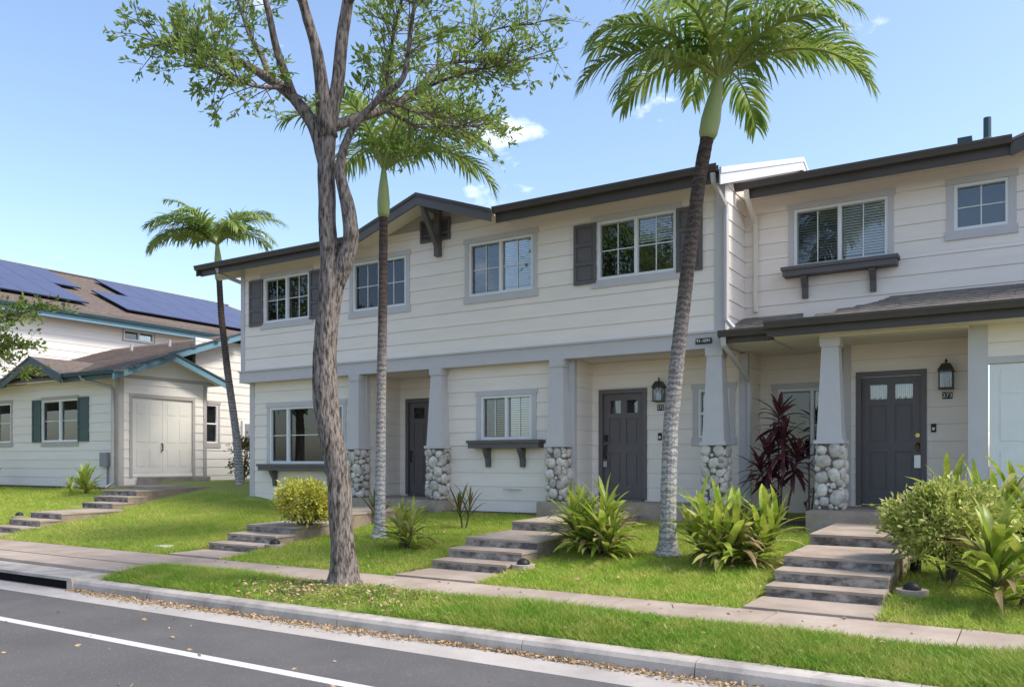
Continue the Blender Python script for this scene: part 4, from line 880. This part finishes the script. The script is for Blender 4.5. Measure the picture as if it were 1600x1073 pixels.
# --- street tree: limbs laid out by hand, twigs and leaves grown on them
TB = Vector((-6.58, 6.95, .15)); tr = Vector((.8484, .5293, 0)); tf = Vector((-.5293, .8484, 0))
def tp(u, v, d=0): return TB+tr*((u-537)/138)+tf*d+Vector((0, 0, 1.45+(722.75-v)/138))
tree = thing('street_tree', TB, 'rough-barked street tree with forked trunk on the grass verge', 'tree')
limbs = [
 [(538, 932, 0, .34), (538, 918, 0, .24), (538, 900, 0, .178), (536, 850, 0, .142), (529, 745, 0, .138), (515, 672, 0, .142), (507, 622, 0, .148), (507, 560, 0, .136), (511, 490, 0, .135), (520, 440, 0, .155), (515, 398, 0, .115), (510, 330, 0, .10), (509, 250, 0, .098), (513, 195, 0, .095), (526, 140, .02, .08), (532, 60, .05, .072), (540, 0, .1, .066), (548, -70, .2, .05), (560, -150, .3, .025)],
 [(522, 445, 0, .12), (542, 405, -.05, .105), (551, 372, -.08, .095), (546, 325, -.1, .08), (534, 280, -.1, .062), (535, 250, -.12, .05), (558, 205, -.2, .043), (600, 172, -.3, .038), (640, 150, -.4, .032), (648, 95, -.5, .026), (660, 40, -.6, .02), (690, -20, -.7, .012)],
 [(512, 215, 0, .11), (503, 130, -.05, .078), (497, 80, -.1, .062), (480, 20, -.2, .052), (462, -40, -.3, .04), (450, -110, -.4, .02)],
 [(509, 262, 0, .085), (492, 195, .05, .076), (455, 145, .1, .066), (415, 112, .2, .06), (380, 88, .25, .045), (345, 72, .3, .03), (300, 48, .4, .016), (262, 30, .5, .008)],
 [(455, 145, .1, .05), (437, 90, -.1, .042), (428, 30, -.25, .035), (415, -40, -.4, .022), (405, -90, -.5, .01)],
 [(415, 112, .2, .045), (392, 60, .4, .032), (362, 10, .6, .022), (340, -50, .7, .012)],
 [(392, 95, .25, .03), (345, 85, .0, .02), (300, 95, -.2, .012), (262, 88, -.3, .006)],
 [(440, 130, .1, .03), (415, 150, -.2, .02), (380, 150, -.4, .013), (345, 140, -.5, .007)],
 [(514, 200, 0, .07), (558, 165, .3, .055), (592, 142, .5, .048), (642, 92, .8, .038), (664, 40, 1.0, .028), (705, 15, 1.2, .02), (765, 5, 1.4, .01)],
 [(642, 92, .8, .025), (700, 75, .7, .018), (760, 66, .6, .012), (815, 62, .5, .007)],
 [(592, 142, .5, .03), (600, 80, .3, .024), (618, 20, .1, .018), (640, -50, 0, .01)],
 [(560, 165, .3, .03), (575, 90, .9, .024), (580, 20, 1.2, .018), (590, -60, 1.4, .01)],
 [(600, 172, -.3, .025), (650, 180, -.1, .018), (690, 190, .1, .012), (735, 185, .2, .006)],
 [(540, 0, .1, .04), (600, -40, -.3, .03), (670, -50, -.6, .02), (760, -40, -.8, .012), (840, -15, -.9, .006)],
 [(480, 20, -.2, .03), (420, -20, -.6, .022), (350, -50, -.9, .014), (290, -40, -1, .007)],
 [(592, 142, .5, .03), (640, 150, .9, .02), (690, 140, 1.1, .014), (740, 130, 1.2, .007)],
 [(705, 15, 1.2, .014), (770, -30, 1.0, .01), (840, -20, .8, .006)]]
tb = MB(); br = MB(); nodes = []
for li, l in enumerate(limbs):
    P_ = [tp(*q[:3]) for q in l]; rr = [q[3] for q in l]; D = []; RR = []
    for i in range(len(P_)-1):
        for k in range(5):
            t = k/5; D.append(P_[i].lerp(P_[i+1], t)+Vector((rnd.gauss(0, .006), rnd.gauss(0, .006), 0))*(1 if i else 0)); RR.append(rr[i]+(rr[i+1]-rr[i])*t)
    D.append(P_[-1]); RR.append(rr[-1])
    for _ in range(3): D = [D[0]]+[(D[i-1]+D[i]*2+D[i+1])/4 for i in range(1, len(D)-1)]+[D[-1]]
    if li < 2:
        fine = []; fr2 = []
        for i in range(len(D)-1):
            k = max(1, int((D[i+1]-D[i]).length/.035))
            for j in range(k): fine.append(D[i].lerp(D[i+1], j/k)); fr2.append(RR[i]+(RR[i+1]-RR[i])*j/k)
        fine.append(D[-1]); fr2.append(RR[-1]); k0 = len(tb.v); ns_ = 36; fr2 = [q*.93 for q in fr2]; tb.tube(fine, fr2, ns_)
        for i, (c, q) in enumerate(zip(fine, fr2)):
            for j in range(ns_):
                th = 2*math.pi*j/ns_; v = Vector(tb.v[k0+i*ns_+j]); h = c.z
                f = noise.noise(Vector((math.cos(th)*3.2, math.sin(th)*3.2, h*1.1)))*.09+noise.noise(Vector((math.cos(th)*9, math.sin(th)*9, h*3.0+7)))*.10+noise.noise(Vector((math.cos(th)*5, math.sin(th)*5, h*9)))*.03
                tb.v[k0+i*ns_+j] = tuple(c+(v-c)*(1+f))
    else: br.tube(D, [q*(1+rnd.uniform(-.05, .05)) for q in RR], 8)
    for p, q, d in zip(D, RR, [(b-a) for a, b in zip(D, D[1:])]+[D[-1]-D[-2]]):
        if q < .03 and p.z > 5.3: nodes.append((p, d.normalized(), q))
tb.build('trunk', 'bark', tree, smooth=True)
lp = []; ld = []; tw = MB()
for p, d, q in nodes:
    for k in range(2 if q > .02 else 3):
        dv_ = (d*.6+Vector((rnd.gauss(0, .7), rnd.gauss(0, .7), rnd.gauss(.25, .5)))).normalized(); ln = rnd.uniform(.25, .65)
        e = p+dv_*ln+Vector((0, 0, -.04)); mid = p.lerp(e, .5)+Vector((rnd.gauss(0, .03), rnd.gauss(0, .03), .03)); tw.tube([p, mid, e], [.007, .005, .002], 4, cap=False)
        for s in range(2):
            p2 = p.lerp(e, rnd.uniform(.4, .9)); e2 = p2+(dv_+Vector((rnd.gauss(0, .7), rnd.gauss(0, .7), rnd.gauss(0, .5)))).normalized()*rnd.uniform(.12, .3); tw.tube([p2, e2], [.004, .0015], 3, cap=False)
            for j in range(7):
                t = rnd.uniform(.35, 1.05); lp.append(p2.lerp(e2, t)+Vector((rnd.gauss(0, .02), rnd.gauss(0, .02), rnd.gauss(0, .02)))); ld.append((e2-p2).normalized())
        for j in range(6): t = rnd.uniform(.55, 1.05); lp.append(p.lerp(e, t)+Vector((rnd.gauss(0, .025), rnd.gauss(0, .025), rnd.gauss(0, .025)))); ld.append(dv_)
br.build('limbs', 'bark', tree, smooth=True); tw.build('twigs', 'twig', tree); leafcloud('crown', lp, ld, .08, 'leaf', tree, .4, 5)
print('tree leaves', len(lp))
# --- leafy tree whose branch reaches in at the left edge
t2b = Vector((-16.9, 7.6, .2)); t2 = thing('side_tree', t2b, 'tree whose bright leafy branch hangs in front of the solar roof', 'tree')
MB().tube([t2b, t2b+Vector((-.05, .05, 1.5)), t2b+Vector((0, 0, 2.8)), t2b+Vector((-.1, 0, 4.5))], [.14, .11, .1, .06], 10).build('trunk', 'bark', t2, smooth=True)
lp = []; ld = []; b = MB()
def limb2(p, e, n=30):
    mid = p.lerp(e, .5)+Vector((0, 0, .12)); b.tube([p, mid, e], [.03, .018, .006], 6)
    for i in range(n):
        c = (p.lerp(mid, rnd.random()) if i % 3 == 0 else mid.lerp(e, rnd.random())); d = (e-p).normalized()+Vector((rnd.gauss(0, .6), rnd.gauss(0, .6), rnd.gauss(.1, .5))); t = c+d*rnd.uniform(.1, .32); b.tube([c, t], [.005, .002], 3)
        for j in range(11): lp.append(c.lerp(t, rnd.uniform(.4, 1.1))+Vector((rnd.gauss(0, .03), rnd.gauss(0, .03), rnd.gauss(0, .03)))); ld.append(d)
a = t2b+Vector((0, 0, 2.8))
for e, n in (((2.75, .1, 4.0), 60), ((2.5, 0, 3.4), 55), ((2.2, .1, 2.95), 40), ((1.9, -.2, 3.6), 40), ((-.8, -.4, 4.4), 50), ((-.6, .8, 4.9), 50), ((.2, -.7, 5.2), 50), ((-.9, .5, 5.6), 50), ((-.3, .2, 6.0), 60), ((.1, .3, 4.6), 26)):
    limb2(a+Vector((0, 0, rnd.uniform(0, 1.2))), t2b+Vector(e), n)
b.build('limbs', 'twig', t2); leafcloud('crown', lp, ld, .085, 'leaf', t2, .5, 8)
def tall_tree(x, y, h, rad, seed, label):
    t = thing('shade_tree', (x, y, 0), label, 'tree', 'shade trees across the road'); rr = random.Random(seed)
    b = MB(); b.tube([(x, y, -.1), (x+.1, y, h*.25), (x, y+.1, h*.5), (x, y, h*.85)], [.3, .24, .17, .05], 10); lp = []; ld = []
    for i in range(60):
        th = rr.uniform(0, 6.283); ph = math.acos(rr.uniform(-.7, 1)); c = Vector((x, y, h*.62))+Vector((rad*math.sin(ph)*math.cos(th), rad*math.sin(ph)*math.sin(th), h*.36*math.cos(ph)))*rr.uniform(.45, 1)
        b.tube([(x, y, h*rr.uniform(.3, .6)), tuple(c)], [.06, .015], 5)
        for j in range(150): lp.append(c+Vector((rr.gauss(0, .5), rr.gauss(0, .5), rr.gauss(0, .4)))); ld.append(Vector((rr.gauss(0, 1), rr.gauss(0, 1), rr.gauss(0, 1))))
    b.build('trunk', 'bark', t); leafcloud('crown', lp, ld, .26, 'leaf', t, .5, seed)
tall_tree(-15.5, -6.5, 12.5, 3.6, 31, 'shade tree across the road, mirrored in the window above door 272'); tall_tree(-35, -6.5, 13.5, 4.4, 32, 'widest shade tree across the road, mirrored in the far shuttered window')
# ------------------------------------------------------------------ small things on the lawn
def pathlight(x, y, z, label):
    o = thing('path_light', (x, y, z), label, 'path light', 'low garden lights beside the walks')
    MB().tube([(x, y, z-.03), (x, y, z+.035)], [.15, .15], 18).build('concrete_pad', 'conc', o)
    MB().tube([(x, y, z+.0355), (x, y, z+.05), (x, y, z+.085), (x, y, z+.11)], [.085, .085, .065, .02], 14).build('lamp_dome', 'black', o, smooth=True)
pathlight(-.98, 9.05, .315, 'black dome light on round pad by the pruned shrub'); pathlight(-5.36, 8.86, .30, 'black dome light on round pad beside the middle steps'); pathlight(-9.92, 8.95, .31, 'black dome light on round pad beside the shrub steps'); pathlight(-18.6, 9.6, .42, 'black dome light by the lower steps of the teal-trimmed house')
o = thing('ground_spike_lamp', (-1.06, 10.1, .4), 'small black cylinder lamp in the bed beside the steps to door 273', 'path light'); MB().tube([(-1.06, 10.1, .38), (-1.06, 10.1, .52), (-1.06, 10.1, .54)], [.055, .06, .045], 12).build('lamp_body', 'black', o); MB().tube([(-1.06, 10.1, .5401), (-1.06, 10.1, .548)], [.04, .035], 12).build('lamp_lens', 'screen', o)
tag(MB().wbox(-19.9, -19.0, 10.35, 10.7, .40, .50).build('utility_cover', 'conc'), 'flat rectangular concrete utility cover in the sloping lawn', 'utility cover')
tag(MB().wbox(-12.0, -11.72, 8.3, 8.5, .22, .262).build('valve_cover', 'white'), 'pale rectangular valve cover set in the left lawn', 'utility cover')
st(MB().wbox(-15.5, -12.4, 12.9, 13.38, .2, .655).build('planting_bed', 'soil')); st(MB().wbox(-9.7, -7.5, 12.98, 13.38, .2, .665).build('planting_bed', 'soil')); st(MB().wbox(-4.05, -2.76, 12.9, 15.0, .2, .672).build('planting_bed', 'soil')); st(MB().wbox(-40, -20.9, 12.9, 13.4, .3, .93).build('planting_bed', 'soil'))
# ------------------------------------------------------------------ grass and fallen leaves
def blades(name, xy, z, h, w, m, seed, lean=.45):
    r = np.random.default_rng(seed); n = len(xy); th = r.random(n)*6.283; hh = h*(.55+.75*r.random(n)); ww = w*(.7+.6*r.random(n))
    dx = np.cos(th); dy = np.sin(th); la = r.normal(0, lean, (n, 2))*hh[:, None]
    p = np.stack([xy[:, 0], xy[:, 1], z], 1)
    a = p.copy(); a[:, 0] -= dx*ww/2; a[:, 1] -= dy*ww/2; b = p.copy(); b[:, 0] += dx*ww/2; b[:, 1] += dy*ww/2
    c = p.copy(); c[:, :2] += la; c[:, 2] += hh
    v = np.stack([a, b, c], 1).reshape(-1, 3); me = bpy.data.meshes.new(name); me.vertices.add(len(v)); me.vertices.foreach_set('co', v.astype(np.float32).ravel())
    me.loops.add(len(v)); me.loops.foreach_set('vertex_index', np.arange(len(v), dtype=np.int32)); me.polygons.add(n)
    me.polygons.foreach_set('loop_start', (np.arange(n)*3).astype(np.int32)); me.polygons.foreach_set('loop_total', np.full(n, 3, np.int32))
    me.update(calc_edges=True); me.materials.append(M[m])
    o = bpy.data.objects.new(name, me); link(o, None, (0, 0, 0)); o['kind'] = 'stuff'; return o
r = np.random.default_rng(3)
def keep(xy):
    k = np.ones(len(xy), bool)
    for x0, x1, y0, y1 in ((-2.36, -1.15, 7, 12.5), (-6.7, -5.45, 7, 12.9), (-11.18, -9.94, 7, 12.9), (-17.82, -16.53, 7, 10.8), (-18.99, -16.95, 10.7, 30), (-20.9, -17.5, 13.15, 30), (-15.66, -4, 13.0, 30), (-12.5, -9.65, 12.8, 30), (-7.55, -4.0, 12.8, 30), (-2.8, 9, 12.4, 30), (-4.1, -2.7, 12.88, 30), (-45, -20.9, 12.95, 30)):
        k &= ~((xy[:, 0] > x0) & (xy[:, 0] < x1) & (xy[:, 1] > y0) & (xy[:, 1] < y1))
    return xy[k]
def field(n, x0, x1, y0, y1): return np.stack([r.uniform(x0, x1, n), r.uniform(y0, y1, n)], 1)
# lawn: denser where it is close to the camera
g1 = keep(np.concatenate([field(150000, -6, 2.2, 7.93, 13), field(150000, -14, -6, 7.93, 13), field(90000, -27, -14, 7.93, 13.4)]))
tag(blades('lawn_grass', g1, lawn_z(g1[:, 0], g1[:, 1])-.015, .055, .011, 'grass', 4, .95), 'bright mown lawn grass between the walks and the houses', 'grass')
g2 = field(105000, -9.9, 2.0, 6.11, 7.06); tuft = .5+.5*np.sin(g2[:, 0]*2.1+.6)*np.sin(g2[:, 0]*.77+1.2)
bare = np.hypot((g2[:, 0]+6.3)/1.5, (g2[:, 1]-6.6)/.5) < 1; g2 = g2[~(bare & (r.random(len(g2)) < .72))]
tuft = .5+.5*np.sin(g2[:, 0]*2.1+.6)*np.sin(g2[:, 0]*.77+1.2)
tag(blades('verge_grass', g2, verge_z(g2[:, 0], g2[:, 1])-.015, .05+.05*tuft, .010, 'vgrass', 5, .8), 'longer verge grass between kerb and pavement', 'grass')
g3 = field(14000, -24, -15.25, 6.11, 7.05); tag(blades('verge_grass', g3, verge_z(g3[:, 0], g3[:, 1])-.015, .06, .012, 'vgrass', 6), 'patch of verge grass beyond the storm drain apron', 'grass')
def litter(name, P_, size, label, seed):
    rr = np.random.default_rng(seed); d = rr.normal(0, 1, (len(P_), 3)); d[:, 2] *= .25
    o = leafcloud(name, P_, d, size, 'litter', None, .5, seed, .3); o['kind'] = 'stuff'; tag(o, label, 'fallen leaves'); return o
n = 4200; xx = r.uniform(-10.2, 1.5, n); yy = 5.90-np.abs(r.normal(0, .06, n))*(1+.7*np.sin(xx*1.3)*np.sin(xx*.6+1)); litter('gutter_leaves', np.stack([xx, yy, .008+.02*r.random(n)*np.exp(-(5.9-yy)*8)], 1), .036, 'dry brown leaves drifted along the kerb', 11)
a1 = keep(field(420, -14, 1.5, 8.0, 12.6)); z1 = lawn_z(a1[:, 0], a1[:, 1])+.03
a2 = np.concatenate([field(170, -9.9, 1.5, 6.15, 7.0), np.stack([r.normal(-6.3, .9, 520), r.uniform(6.12, 7.0, 520)], 1)]); z2 = verge_z(a2[:, 0], a2[:, 1])+.035
a3 = np.concatenate([field(70, -12, 0, 3.2, 5.4), field(50, -10, 0, 7.1, 7.9)]); z3 = np.where(a3[:, 1] > 6, .21, .01)
A = np.concatenate([a1, a2, a3]); litter('lawn_leaves', np.concatenate([A, np.concatenate([z1, z2, z3])[:, None]], 1), .05, 'scattered dry leaves on lawn, verge and road', 12)
